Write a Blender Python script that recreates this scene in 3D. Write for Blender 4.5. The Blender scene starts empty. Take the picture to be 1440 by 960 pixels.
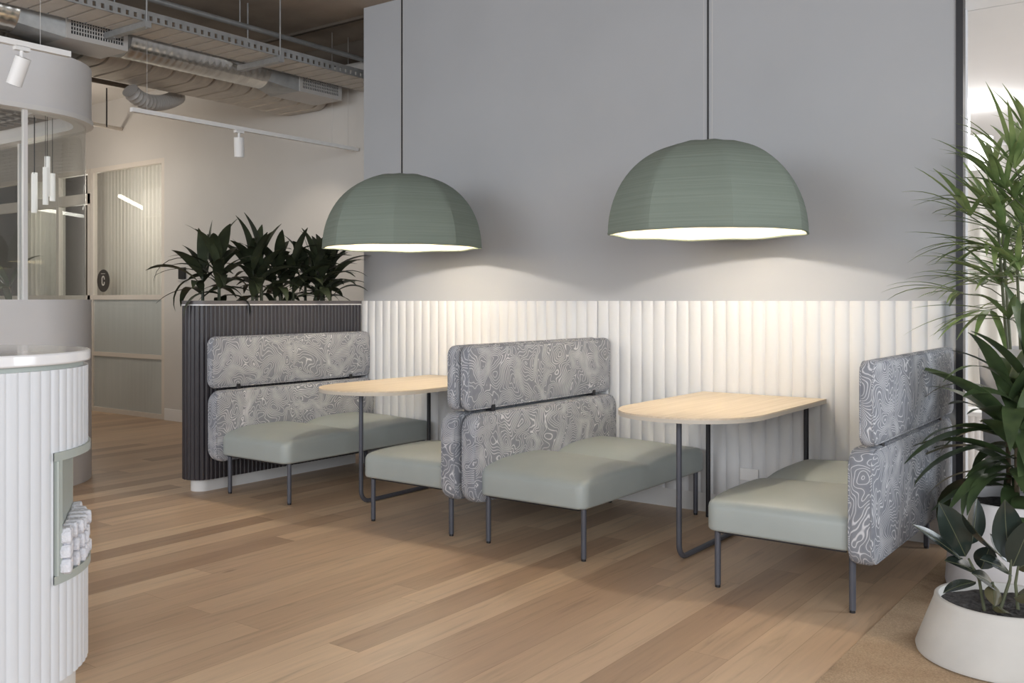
import bpy, bmesh, math, random
from mathutils import Vector, Matrix
PI = math.pi
C = bpy.context.scene.collection
rnd = random.Random(7)

# ------------------------------------------------------------------ frame of the place
# X runs along the panelled wall (to the right), Y runs into that wall, Z is up.
CAM_Z = 1.35
YAW = math.radians(36.36)
FPX = 1332.0
CY, SY = math.cos(YAW), math.sin(YAW)

def at(px, py, d):
    """a point seen at a photo position, d metres in front of the camera"""
    r = (px - 720) / FPX * d
    return Vector((CY * r - SY * d, SY * r + CY * d, CAM_Z - (py - 423) / FPX * d))

# ------------------------------------------------------------------ materials
def new_mat(name):
    m = bpy.data.materials.new(name); m.use_nodes = True
    nt = m.node_tree; nt.nodes.clear()
    out = nt.nodes.new('ShaderNodeOutputMaterial')
    b = nt.nodes.new('ShaderNodeBsdfPrincipled')
    nt.links.new(b.outputs[0], out.inputs[0])
    return m, nt, b, out

def N(nt, kind, **kw):
    n = nt.nodes.new(kind)
    for k, v in kw.items(): setattr(n, k, v)
    return n

def math_node(nt, op, a, b=None):
    n = N(nt, 'ShaderNodeMath', operation=op)
    for i, v in enumerate((a, b)):
        if v is None: continue
        if isinstance(v, (int, float)): n.inputs[i].default_value = v
        else: nt.links.new(v, n.inputs[i])
    return n.outputs[0]

def ramp(nt, fac, stops):
    n = N(nt, 'ShaderNodeValToRGB')
    el = n.color_ramp.elements
    while len(el) < len(stops): el.new(0.5)
    for e, (p, c) in zip(el, stops):
        e.position = p; e.color = (*c, 1)
    nt.links.new(fac, n.inputs[0])
    return n.outputs[0]

def lin(r, g, b):
    f = lambda c: (c / 255 / 12.92) if c / 255 <= 0.04045 else ((c / 255 + 0.055) / 1.055) ** 2.4
    return (f(r), f(g), f(b))

def paint(name, col, rough=0.55, var=0.04, scale=3.0, bump=0.0, bscale=60, metal=0.0, spec=0.5, coat=0.0, stretch=None):
    m, nt, b, out = new_mat(name)
    tc = N(nt, 'ShaderNodeTexCoord')
    src = tc.outputs['Object']
    if stretch:
        mp = N(nt, 'ShaderNodeMapping'); mp.inputs['Scale'].default_value = stretch
        nt.links.new(src, mp.inputs[0]); src = mp.outputs[0]
    nz = N(nt, 'ShaderNodeTexNoise'); nz.inputs['Scale'].default_value = scale; nz.inputs['Detail'].default_value = 5
    nt.links.new(src, nz.inputs['Vector'])
    lo = tuple(c * (1 - var) for c in col); hi = tuple(min(1, c * (1 + var)) for c in col)
    nt.links.new(ramp(nt, nz.outputs['Fac'], [(0.3, lo), (0.7, hi)]), b.inputs['Base Color'])
    b.inputs['Roughness'].default_value = rough; b.inputs['Metallic'].default_value = metal
    b.inputs['Specular IOR Level'].default_value = spec
    b.inputs['Coat Weight'].default_value = coat
    if bump:
        n2 = N(nt, 'ShaderNodeTexNoise'); n2.inputs['Scale'].default_value = bscale; n2.inputs['Detail'].default_value = 4
        nt.links.new(src, n2.inputs['Vector'])
        bp = N(nt, 'ShaderNodeBump'); bp.inputs['Strength'].default_value = bump; bp.inputs['Distance'].default_value = 0.01
        nt.links.new(n2.outputs['Fac'], bp.inputs['Height']); nt.links.new(bp.outputs[0], b.inputs['Normal'])
    return m

def emit(name, col, power, base=(0.8, 0.8, 0.8)):
    m, nt, b, out = new_mat(name)
    b.inputs['Base Color'].default_value = (*base, 1)
    b.inputs['Emission Color'].default_value = (*col, 1)
    b.inputs['Emission Strength'].default_value = power
    return m

def wood_floor():
    m, nt, b, out = new_mat('oak_planks')
    g = N(nt, 'ShaderNodeNewGeometry')
    sp = N(nt, 'ShaderNodeSeparateXYZ'); nt.links.new(g.outputs['Position'], sp.inputs[0])
    W, L = 0.168, 2.1
    xs = math_node(nt, 'DIVIDE', math_node(nt, 'ADD', sp.outputs[0], 1.12 + 40 * W), W)
    row = math_node(nt, 'FLOOR', xs); fx = math_node(nt, 'FRACT', xs)
    wn = N(nt, 'ShaderNodeTexWhiteNoise', noise_dimensions='1D'); nt.links.new(row, wn.inputs['W'])
    ys = math_node(nt, 'ADD', math_node(nt, 'DIVIDE', sp.outputs[1], L), math_node(nt, 'MULTIPLY', wn.outputs['Value'], 7.3))
    cell = math_node(nt, 'FLOOR', ys); fy = math_node(nt, 'FRACT', ys)
    cv = N(nt, 'ShaderNodeCombineXYZ'); nt.links.new(row, cv.inputs[0]); nt.links.new(cell, cv.inputs[1])
    w2 = N(nt, 'ShaderNodeTexWhiteNoise', noise_dimensions='2D'); nt.links.new(cv.outputs[0], w2.inputs['Vector'])
    plank = ramp(nt, w2.outputs['Value'], [(0.0, lin(172, 144, 119)), (0.12, lin(185, 157, 131)), (0.45, lin(196, 168, 140)), (0.8, lin(205, 177, 148)), (1.0, lin(217, 191, 161))])
    # grain, shifted plank by plank
    gv = N(nt, 'ShaderNodeCombineXYZ')
    nt.links.new(math_node(nt, 'ADD', math_node(nt, 'MULTIPLY', sp.outputs[0], 26.0), math_node(nt, 'MULTIPLY', w2.outputs['Value'], 90.0)), gv.inputs[0])
    nt.links.new(math_node(nt, 'MULTIPLY', sp.outputs[1], 1.6), gv.inputs[1])
    nt.links.new(math_node(nt, 'MULTIPLY', w2.outputs['Value'], 50.0), gv.inputs[2])
    nz = N(nt, 'ShaderNodeTexNoise'); nz.inputs['Scale'].default_value = 1.0; nz.inputs['Detail'].default_value = 7; nz.inputs['Roughness'].default_value = 0.6
    nz.inputs['Distortion'].default_value = 0.8
    nt.links.new(gv.outputs[0], nz.inputs['Vector'])
    gr = ramp(nt, nz.outputs['Fac'], [(0.25, (0.68, 0.66, 0.64)), (0.45, (0.95, 0.94, 0.93)), (0.7, (1.08, 1.07, 1.06))])
    mx = N(nt, 'ShaderNodeMix', data_type='RGBA', blend_type='MULTIPLY'); mx.inputs[0].default_value = 0.95
    nt.links.new(plank, mx.inputs[6]); nt.links.new(gr, mx.inputs[7])
    # knots
    kz = N(nt, 'ShaderNodeTexVoronoi'); kz.inputs['Scale'].default_value = 1.0
    kv = N(nt, 'ShaderNodeCombineXYZ')
    nt.links.new(math_node(nt, 'MULTIPLY', sp.outputs[0], 2.3), kv.inputs[0]); nt.links.new(math_node(nt, 'MULTIPLY', sp.outputs[1], 0.8), kv.inputs[1])
    nt.links.new(kv.outputs[0], kz.inputs['Vector'])
    kk = ramp(nt, kz.outputs['Distance'], [(0.018, (0.35, 0.27, 0.22)), (0.05, (1, 1, 1))])
    mk = N(nt, 'ShaderNodeMix', data_type='RGBA', blend_type='MULTIPLY'); mk.inputs[0].default_value = 0.8
    nt.links.new(mx.outputs[2], mk.inputs[6]); nt.links.new(kk, mk.inputs[7])
    # seams
    ex = math_node(nt, 'MULTIPLY', math_node(nt, 'MINIMUM', fx, math_node(nt, 'SUBTRACT', 1.0, fx)), W)
    ey = math_node(nt, 'MULTIPLY', math_node(nt, 'MINIMUM', fy, math_node(nt, 'SUBTRACT', 1.0, fy)), L)
    seam = ramp(nt, math_node(nt, 'MULTIPLY', math_node(nt, 'MINIMUM', ex, ey), 100.0), [(0.06, (0.62, 0.56, 0.5)), (0.2, (1, 1, 1))])
    ms = N(nt, 'ShaderNodeMix', data_type='RGBA', blend_type='MULTIPLY'); ms.inputs[0].default_value = 0.7
    nt.links.new(mk.outputs[2], ms.inputs[6]); nt.links.new(seam, ms.inputs[7])
    nt.links.new(ms.outputs[2], b.inputs['Base Color'])
    rr = math_node(nt, 'ADD', math_node(nt, 'MULTIPLY', nz.outputs['Fac'], 0.15), 0.33)
    nt.links.new(rr, b.inputs['Roughness'])
    b.inputs['Specular IOR Level'].default_value = 0.4
    bp = N(nt, 'ShaderNodeBump'); bp.inputs['Strength'].default_value = 0.12; bp.inputs['Distance'].default_value = 0.003
    nt.links.new(nz.outputs['Fac'], bp.inputs['Height']); nt.links.new(bp.outputs[0], b.inputs['Normal'])
    return m

def contour_fabric():
    m, nt, b, out = new_mat('contour_line_fabric')
    tc = N(nt, 'ShaderNodeTexCoord'); oi = N(nt, 'ShaderNodeObjectInfo')
    va = N(nt, 'ShaderNodeVectorMath', operation='ADD')
    cx = N(nt, 'ShaderNodeCombineXYZ')
    nt.links.new(math_node(nt, 'MULTIPLY', oi.outputs['Random'], 40.0), cx.inputs[0])
    nt.links.new(math_node(nt, 'MULTIPLY', oi.outputs['Random'], 17.0), cx.inputs[1])
    nt.links.new(tc.outputs['Object'], va.inputs[0]); nt.links.new(cx.outputs[0], va.inputs[1])
    BANDS, EPS = 46.0, 0.001
    def height(off):
        v = N(nt, 'ShaderNodeVectorMath', operation='ADD'); v.inputs[1].default_value = off
        nt.links.new(va.outputs[0], v.inputs[0])
        n = N(nt, 'ShaderNodeTexNoise'); n.inputs['Scale'].default_value = 4.2; n.inputs['Detail'].default_value = 1.8
        n.inputs['Roughness'].default_value = 0.42; n.inputs['Distortion'].default_value = 0.35
        nt.links.new(v.outputs[0], n.inputs['Vector'])
        return math_node(nt, 'MULTIPLY', n.outputs['Fac'], BANDS)
    h0 = height((0, 0, 0)); sq = None
    for off in ((EPS, 0, 0), (0, EPS, 0), (0, 0, EPS)):
        d = math_node(nt, 'SUBTRACT', height(off), h0); d = math_node(nt, 'MULTIPLY', d, d)
        sq = d if sq is None else math_node(nt, 'ADD', sq, d)
    grad = math_node(nt, 'ADD', math_node(nt, 'DIVIDE', math_node(nt, 'SQRT', sq), EPS), 8.0)
    v = math_node(nt, 'FRACT', h0)
    tri = math_node(nt, 'DIVIDE', math_node(nt, 'ABSOLUTE', math_node(nt, 'SUBTRACT', v, 0.5)), grad)   # metres from the line
    col = ramp(nt, math_node(nt, 'MULTIPLY', tri, 100.0), [(0.0, lin(205, 206, 210)), (0.065, lin(196, 197, 202)), (0.15, lin(136, 139, 146)), (1.0, lin(128, 131, 139))])
    nt.links.new(col, b.inputs['Base Color'])
    b.inputs['Roughness'].default_value = 0.9; b.inputs['Specular IOR Level'].default_value = 0.15
    wz = N(nt, 'ShaderNodeTexNoise'); wz.inputs['Scale'].default_value = 350; nt.links.new(tc.outputs['Object'], wz.inputs['Vector'])
    bp = N(nt, 'ShaderNodeBump'); bp.inputs['Strength'].default_value = 0.15; bp.inputs['Distance'].default_value = 0.003
    nt.links.new(wz.outputs['Fac'], bp.inputs['Height']); nt.links.new(bp.outputs[0], b.inputs['Normal'])
    return m

def shade_green():
    m, nt, b, out = new_mat('sage_yarn_shade')
    tc = N(nt, 'ShaderNodeTexCoord')
    mp = N(nt, 'ShaderNodeMapping'); mp.inputs['Scale'].default_value = (1.2, 1.2, 130)
    nt.links.new(tc.outputs['Object'], mp.inputs[0])
    nz = N(nt, 'ShaderNodeTexNoise'); nz.inputs['Scale'].default_value = 1.0; nz.inputs['Detail'].default_value = 3
    nt.links.new(mp.outputs[0], nz.inputs['Vector'])
    n3 = N(nt, 'ShaderNodeTexNoise'); n3.inputs['Scale'].default_value = 2.2; nt.links.new(tc.outputs['Object'], n3.inputs['Vector'])
    s = math_node(nt, 'ADD', math_node(nt, 'MULTIPLY', nz.outputs['Fac'], 0.8), math_node(nt, 'MULTIPLY', n3.outputs['Fac'], 0.2))
    nt.links.new(ramp(nt, s, [(0.3, lin(119, 129, 120)), (0.5, lin(126, 136, 127)), (0.72, lin(133, 143, 134))]), b.inputs['Base Color'])
    b.inputs['Roughness'].default_value = 0.85; b.inputs['Specular IOR Level'].default_value = 0.2
    bp = N(nt, 'ShaderNodeBump'); bp.inputs['Strength'].default_value = 0.35; bp.inputs['Distance'].default_value = 0.004
    nt.links.new(nz.outputs['Fac'], bp.inputs['Height']); nt.links.new(bp.outputs[0], b.inputs['Normal'])
    return m

def table_oak():
    m, nt, b, out = new_mat('pale_oak_laminate')
    tc = N(nt, 'ShaderNodeTexCoord')
    mp = N(nt, 'ShaderNodeMapping'); mp.inputs['Scale'].default_value = (40, 1.4, 10)
    nt.links.new(tc.outputs['Object'], mp.inputs[0])
    nz = N(nt, 'ShaderNodeTexNoise'); nz.inputs['Scale'].default_value = 1.0; nz.inputs['Detail'].default_value = 6; nz.inputs['Distortion'].default_value = 0.6
    nt.links.new(mp.outputs[0], nz.inputs['Vector'])
    nt.links.new(ramp(nt, nz.outputs['Fac'], [(0.3, lin(200, 183, 160)), (0.5, lin(211, 195, 173)), (0.7, lin(221, 206, 186))]), b.inputs['Base Color'])
    b.inputs['Roughness'].default_value = 0.42
    return m

def carpet_mat():
    m, nt, b, out = new_mat('tan_carpet')
    g = N(nt, 'ShaderNodeNewGeometry')
    n1 = N(nt, 'ShaderNodeTexNoise'); n1.inputs['Scale'].default_value = 2.6; n1.inputs['Detail'].default_value = 6; n1.inputs['Distortion'].default_value = 0.6
    nt.links.new(g.outputs['Position'], n1.inputs['Vector'])
    n2 = N(nt, 'ShaderNodeTexNoise'); n2.inputs['Scale'].default_value = 160; n2.inputs['Detail'].default_value = 3
    nt.links.new(g.outputs['Position'], n2.inputs['Vector'])
    c1 = ramp(nt, n1.outputs['Fac'], [(0.30, lin(144, 123, 103)), (0.43, lin(186, 162, 136)), (0.6, lin(200, 177, 150))])
    c2 = ramp(nt, n2.outputs['Fac'], [(0.3, (0.72, 0.72, 0.72)), (0.7, (1.15, 1.15, 1.15))])
    mx = N(nt, 'ShaderNodeMix', data_type='RGBA', blend_type='MULTIPLY'); mx.inputs[0].default_value = 0.8
    nt.links.new(c1, mx.inputs[6]); nt.links.new(c2, mx.inputs[7])
    nt.links.new(mx.outputs[2], b.inputs['Base Color'])
    b.inputs['Roughness'].default_value = 1.0; b.inputs['Specular IOR Level'].default_value = 0.05
    bp = N(nt, 'ShaderNodeBump'); bp.inputs['Strength'].default_value = 0.6; bp.inputs['Distance'].default_value = 0.006
    nt.links.new(n2.outputs['Fac'], bp.inputs['Height']); nt.links.new(bp.outputs[0], b.inputs['Normal'])
    return m

def glass_mat(name, tint=(0.93, 0.95, 0.94), ior=1.5):
    m, nt, b, out = new_mat(name)
    nt.nodes.remove(b)
    tr = N(nt, 'ShaderNodeBsdfTransparent'); tr.inputs[0].default_value = (*tint, 1)
    gl = N(nt, 'ShaderNodeBsdfGlossy'); gl.inputs['Roughness'].default_value = 0.01
    lw = N(nt, 'ShaderNodeLayerWeight'); lw.inputs['Blend'].default_value = 0.5
    f5 = math_node(nt, 'POWER', lw.outputs['Facing'], 4.0)
    fac = math_node(nt, 'ADD', math_node(nt, 'MULTIPLY', f5, 0.85), 0.085)
    mx = N(nt, 'ShaderNodeMixShader')
    nt.links.new(fac, mx.inputs[0]); nt.links.new(tr.outputs[0], mx.inputs[1]); nt.links.new(gl.outputs[0], mx.inputs[2])
    nt.links.new(mx.outputs[0], out.inputs[0])
    return m

def sheer_mat(name, col, alpha, scale=0):
    m, nt, b, out = new_mat(name)
    nt.nodes.remove(b)
    df = N(nt, 'ShaderNodeBsdfDiffuse'); df.inputs[0].default_value = (*col, 1)
    tl = N(nt, 'ShaderNodeBsdfTranslucent'); tl.inputs[0].default_value = (*col, 1)
    tr = N(nt, 'ShaderNodeBsdfTransparent')
    m1 = N(nt, 'ShaderNodeMixShader'); m1.inputs[0].default_value = 0.4
    m2 = N(nt, 'ShaderNodeMixShader'); m2.inputs[0].default_value = alpha
    nt.links.new(df.outputs[0], m1.inputs[1]); nt.links.new(tl.outputs[0], m1.inputs[2])
    nt.links.new(tr.outputs[0], m2.inputs[1]); nt.links.new(m1.outputs[0], m2.inputs[2])
    nt.links.new(m2.outputs[0], out.inputs[0])
    return m

def leaf_mat(name, c0, c1, rough=0.4, spec=0.5, back=None):
    m, nt, b, out = new_mat(name)
    tc = N(nt, 'ShaderNodeTexCoord')
    nz = N(nt, 'ShaderNodeTexNoise'); nz.inputs['Scale'].default_value = 7; nz.inputs['Detail'].default_value = 4
    nt.links.new(tc.outputs['Object'], nz.inputs['Vector'])
    col = ramp(nt, nz.outputs['Fac'], [(0.3, c0), (0.7, c1)])
    if back:
        g = N(nt, 'ShaderNodeNewGeometry')
        mx = N(nt, 'ShaderNodeMix', data_type='RGBA'); nt.links.new(g.outputs['Backfacing'], mx.inputs[0])
        nt.links.new(col, mx.inputs[6]); mx.inputs[7].default_value = (*back, 1)
        col = mx.outputs[2]
    nt.links.new(col, b.inputs['Base Color'])
    b.inputs['Roughness'].default_value = rough; b.inputs['Specular IOR Level'].default_value = spec
    b.inputs['Subsurface Weight'].default_value = 0.0
    return m

M = dict(
    floor=wood_floor(), carpet=carpet_mat(), fabric=contour_fabric(), shade=shade_green(), oak=table_oak(),
    wall=paint('grey_white_wall', lin(172, 174, 178), 0.7, 0.03, 1.3),
    wall_warm=paint('warm_white_wall', lin(205, 201, 196), 0.7, 0.03, 1.3),
    ceil_white=paint('white_ceiling', lin(226, 228, 232), 0.8, 0.01),
    concrete=paint('raw_concrete', lin(160, 147, 134), 0.85, 0.28, 1.6, bump=0.3, bscale=9),
    concrete_dark=paint('dark_concrete', lin(98, 88, 78), 0.85, 0.25, 1.6, bump=0.3, bscale=9),
    panel=paint('white_fluted_panel', lin(215, 215, 216), 0.45, 0.01),
    plinth=paint('white_plinth', lin(222, 221, 220), 0.5, 0.02),
    vinyl=paint('sage_vinyl', lin(160, 167, 165), 0.45, 0.03, 6, bump=0.05, bscale=220),
    metal=paint('slate_metal', lin(86, 88, 97), 0.38, 0.05, 20, metal=0.25),
    darkmetal=paint('black_metal', lin(44, 44, 48), 0.4, 0.05, 20, metal=0.3),
    black=paint('black_plastic', lin(28, 28, 30), 0.5, 0.05),
    oak_edge=paint('pale_table_edge', lin(196, 188, 176), 0.5, 0.03),
    inner=paint('cream_shade_lining', lin(238, 228, 198), 0.8, 0.02),
    navy=paint('black_fluted_gloss', lin(48, 45, 50), 0.3, 0.08, 8),
    navy_rim=paint('dark_planter_rim', lin(92, 88, 90), 0.4, 0.05),
    lightline=paint('painted_light_line', lin(226, 226, 228), 0.3, 0.02),
    soil=paint('dark_soil', lin(58, 55, 54), 0.95, 0.7, 60, bump=1.0, bscale=70),
    white=paint('white_powder_coat', lin(232, 231, 230), 0.45, 0.01),
    white_gloss=paint('white_gloss_top', lin(236, 236, 238), 0.08, 0.01),
    deskwhite=paint('white_fluted_desk', lin(214, 217, 222), 0.4, 0.01),
    sage=paint('grey_sage_laminate', lin(170, 177, 172), 0.5, 0.02),
    towel=paint('white_towelling', lin(224, 225, 232), 0.95, 0.04, 30, bump=0.6, bscale=140),
    pod=paint('pale_grey_white', lin(228, 227, 228), 0.6, 0.02),
    mesh_tile=paint('grey_ceiling_tile', lin(150, 145, 138), 0.8, 0.12, 14),
    duct=paint('galvanised_duct', lin(208, 204, 198), 0.22, 0.12, 5, metal=0.9, stretch=(1, 6, 1)),
    duct_matte=paint('matte_spiral_duct', lin(188, 180, 170), 0.5, 0.1, 5, metal=0.55, stretch=(1, 6, 1)),
    galv=paint('galvanised_steel', lin(165, 166, 166), 0.45, 0.12, 14, metal=0.6),
    tray=paint('cable_tray_slats', lin(196, 190, 182), 0.55, 0.06, 10, metal=0.2),
    greyplate=paint('grey_metal_box', lin(190, 187, 184), 0.5, 0.05, metal=0.2),
    pipe=paint('painted_pipe', lin(150, 142, 134), 0.5, 0.08, 8),
    frame=paint('pale_frame', lin(216, 208, 198), 0.5, 0.02),
    glass=glass_mat('clear_glass', ior=1.6),
    frosted=paint('frosted_pale_glass', lin(186, 190, 187), 0.25, 0.04, 3, stretch=(9, 1, 0.4)),
    darkpane=paint('dark_room_wall', lin(120, 115, 108), 0.6, 0.05),
    sheer=sheer_mat('sheer_curtain_cloth', lin(232, 228, 220), 0.8),
    sheer_white=sheer_mat('white_sheer_cloth', lin(240, 237, 230), 0.9),
    sign=paint('charcoal_decal', lin(66, 62, 58), 0.5, 0.03), letter=paint('pale_decal', lin(205, 200, 192), 0.5, 0.02),
    pot=paint('pale_cement_pot', lin(200, 198, 194), 0.75, 0.05, 6, bump=0.1, bscale=50),
    pot_grey=paint('light_grey_pot', lin(206, 204, 206), 0.6, 0.03, 5),
    leaf_dark=leaf_mat('dark_strap_leaf', lin(36, 42, 31), lin(62, 70, 50), 0.45, 0.4),
    leaf_mid=leaf_mat('glossy_broad_leaf', lin(46, 62, 40), lin(84, 102, 66), 0.32, 0.5),
    leaf_palm=leaf_mat('palm_leaf', lin(88, 112, 66), lin(150, 168, 110), 0.45, 0.4),
    leaf_rubber=leaf_mat('rubber_leaf', lin(32, 40, 37), lin(48, 58, 53), 0.2, 0.6, back=lin(88, 84, 62)),
    stem=paint('brown_stem', lin(96, 84, 64), 0.7, 0.15, 20), stem_green=paint('green_stem', lin(88, 92, 68), 0.6, 0.1, 20),
    drum=emit('lit_drum_shade', (1.0, 0.96, 0.9), 1.6), drum_base=emit('lit_diffuser', (1.0, 0.95, 0.88), 1.3),
    lamp=emit('lamp_glow', (1.0, 0.95, 0.86), 9.0), bulb=emit('warm_bulb', (1.0, 0.86, 0.62), 6.0), tube=emit('tube_glow', (1.0, 0.96, 0.9), 0.35),
)

# ------------------------------------------------------------------ mesh helper
class MB:
    def __init__(s): s.v = []; s.f = []
    def add(s, vs, fs):
        o = len(s.v); s.v += [tuple(v) for v in vs]; s.f += [tuple(i + o for i in f) for f in fs]; return s
    def box(s, x0, x1, y0, y1, z0, z1):
        vs = [(x, y, z) for z in (z0, z1) for y in (y0, y1) for x in (x0, x1)]
        return s.add(vs, [(0, 2, 3, 1), (4, 5, 7, 6), (0, 1, 5, 4), (1, 3, 7, 5), (3, 2, 6, 7), (2, 0, 4, 6)])
    def tube(s, pts, r, n=10, cap=True, closed=False):
        pts = [Vector(p) for p in pts]; m = len(pts)
        rs = r if isinstance(r, (list, tuple)) else [r] * m
        rings = []; up = None
        for i, p in enumerate(pts):
            a = pts[i - 1] if (i > 0 or closed) else p
            b = pts[(i + 1) % m] if (i < m - 1 or closed) else p
            t = (b - a).normalized()
            if up is None:
                up = Vector((0, 0, 1)) if abs(t.z) < 0.9 else Vector((1, 0, 0))
            u = (up - t * up.dot(t)).normalized(); w = t.cross(u); up = u
            rings.append([p + (u * math.cos(2 * PI * k / n) + w * math.sin(2 * PI * k / n)) * rs[i] for k in range(n)])
        vs = [v for ring in rings for v in ring]; fs = []
        for i in range(m if closed else m - 1):
            j = (i + 1) % m
            for k in range(n):
                l = (k + 1) % n
                fs.append((i * n + k, i * n + l, j * n + l, j * n + k))
        if cap and not closed:
            fs.append(tuple(range(n))[::-1]); fs.append(tuple((m - 1) * n + k for k in range(n)))
        return s.add(vs, fs)
    def lathe(s, prof, n=40, c=(0, 0), closed_bottom=False):
        vs = []; fs = []
        for r, z in prof:
            for k in range(n):
                a = 2 * PI * k / n; vs.append((c[0] + r * math.cos(a), c[1] + r * math.sin(a), z))
        for i in range(len(prof) - 1):
            for k in range(n):
                l = (k + 1) % n; fs.append((i * n + k, i * n + l, (i + 1) * n + l, (i + 1) * n + k))
        if closed_bottom: fs.append(tuple(range(n))[::-1])
        return s.add(vs, fs)
    def prism(s, outline, z0, z1, top=True, bottom=True):
        n = len(outline)
        vs = [(x, y, z0) for x, y in outline] + [(x, y, z1) for x, y in outline]
        fs = [(i, (i + 1) % n, n + (i + 1) % n, n + i) for i in range(n)]
        if bottom: fs.append(tuple(range(n))[::-1])
        if top: fs.append(tuple(range(n, 2 * n)))
        return s.add(vs, fs)
    def strip(s, path, z0, z1, thick=0.0, closed=False):
        """vertical wall along a 2D path; thick offsets an inner face to the left of the path"""
        n = len(path)
        if not thick:
            vs = [(x, y, z0) for x, y in path] + [(x, y, z1) for x, y in path]
            m = n if closed else n - 1
            return s.add(vs, [(i, (i + 1) % n, n + (i + 1) % n, n + i) for i in range(m)])
        inner = offset(path, thick, closed)
        vs = [(x, y, z0) for x, y in path] + [(x, y, z1) for x, y in path] + [(x, y, z0) for x, y in inner] + [(x, y, z1) for x, y in inner]
        fs = []
        m = n if closed else n - 1
        for i in range(m):
            j = (i + 1) % n
            fs += [(i, j, n + j, n + i), (2 * n + j, 2 * n + i, 3 * n + i, 3 * n + j), (n + i, n + j, 3 * n + j, 3 * n + i), (j, i, 2 * n + i, 2 * n + j)]
        if not closed:
            fs += [(0, n, 3 * n, 2 * n), (n - 1, 3 * n - 1, 4 * n - 1, 2 * n - 1)]
        return s.add(vs, fs)
    def build(s, name, mat, parent=None, smooth=35, loc=None, bevel=0.0, weld=False):
        me = bpy.data.meshes.new(name)
        me.from_pydata(s.v, [], s.f)
        bm = bmesh.new(); bm.from_mesh(me)
        if weld: bmesh.ops.remove_doubles(bm, verts=bm.verts, dist=1e-5)
        if not getattr(s, 'open', False):
            bmesh.ops.recalc_face_normals(bm, faces=bm.faces)
        bm.to_mesh(me); bm.free()
        me.materials.append(mat)
        if smooth:
            me.polygons.foreach_set('use_smooth', [True] * len(me.polygons))
            me.set_sharp_from_angle(angle=math.radians(smooth))
        o = bpy.data.objects.new(name, me); C.objects.link(o)
        if parent is not None: o.parent = parent
        if loc is not None: o.location = loc
        if bevel:
            md = o.modifiers.new('bevel', 'BEVEL'); md.width = bevel; md.segments = 2; md.limit_method = 'ANGLE'
        return o

def offset(path, d, closed=False):
    n = len(path); out = []
    for i in range(n):
        a = Vector(path[i - 1]) if (i > 0 or closed) else Vector(path[i])
        b = Vector(path[(i + 1) % n]) if (i < n - 1 or closed) else Vector(path[i])
        t = (b - a)
        if t.length < 1e-9: t = Vector((1, 0))
        t.normalize()
        out.append((path[i][0] - t.y * d, path[i][1] + t.x * d))
    return out

def resample(path, step, closed=False):
    P = [Vector(p) for p in path]
    if closed: P.append(P[0])
    seg = [(P[i + 1] - P[i]).length for i in range(len(P) - 1)]
    tot = sum(seg); n = max(2, round(tot / step)); out = []
    cnt = n if closed else n + 1
    i = 0; acc = 0
    for k in range(cnt):
        s = tot * k / n
        while i < len(seg) - 1 and acc + seg[i] < s - 1e-9: acc += seg[i]; i += 1
        out.append(tuple(P[i].lerp(P[i + 1], min(1, max(0, (s - acc) / max(seg[i], 1e-9))))))
    return out

def fluted(path, pitch, amp, k=6, closed=False):
    """reeded outline: bulges to the right of the path direction"""
    L = sum((Vector(path[(i + 1) % len(path)]) - Vector(path[i])).length for i in range(len(path) if closed else len(path) - 1))
    n = max(1, round(L / pitch))
    pts = resample(path, L / n / k, closed)
    off = []
    out0 = offset(pts, -1.0, closed)
    res = []
    for i, p in enumerate(pts):
        u = (i % k) / k
        h = amp * math.sqrt(max(0.0, 1 - (2 * u - 1) ** 2))
        nx, ny = out0[i][0] - p[0], out0[i][1] - p[1]
        res.append((p[0] + nx * h, p[1] + ny * h))
    return res

def rrect(w, h, r, seg=6, step=0.05):
    """rounded rectangle outline, centred, counter-clockwise, dense along the straights"""
    pts = []
    for cx, cy, a0 in ((w / 2 - r, h / 2 - r, 0), (-w / 2 + r, h / 2 - r, PI / 2), (-w / 2 + r, -h / 2 + r, PI), (w / 2 - r, -h / 2 + r, 1.5 * PI)):
        for k in range(seg + 1):
            a = a0 + PI / 2 * k / seg
            pts.append((cx + r * math.cos(a), cy + r * math.sin(a)))
    out = []
    for i, p in enumerate(pts):
        q = pts[(i + 1) % len(pts)]; out.append(p)
        d = math.dist(p, q); m = int(d / step)
        for k in range(1, m): out.append((p[0] + (q[0] - p[0]) * k / m, p[1] + (q[1] - p[1]) * k / m))
    return out

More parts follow.
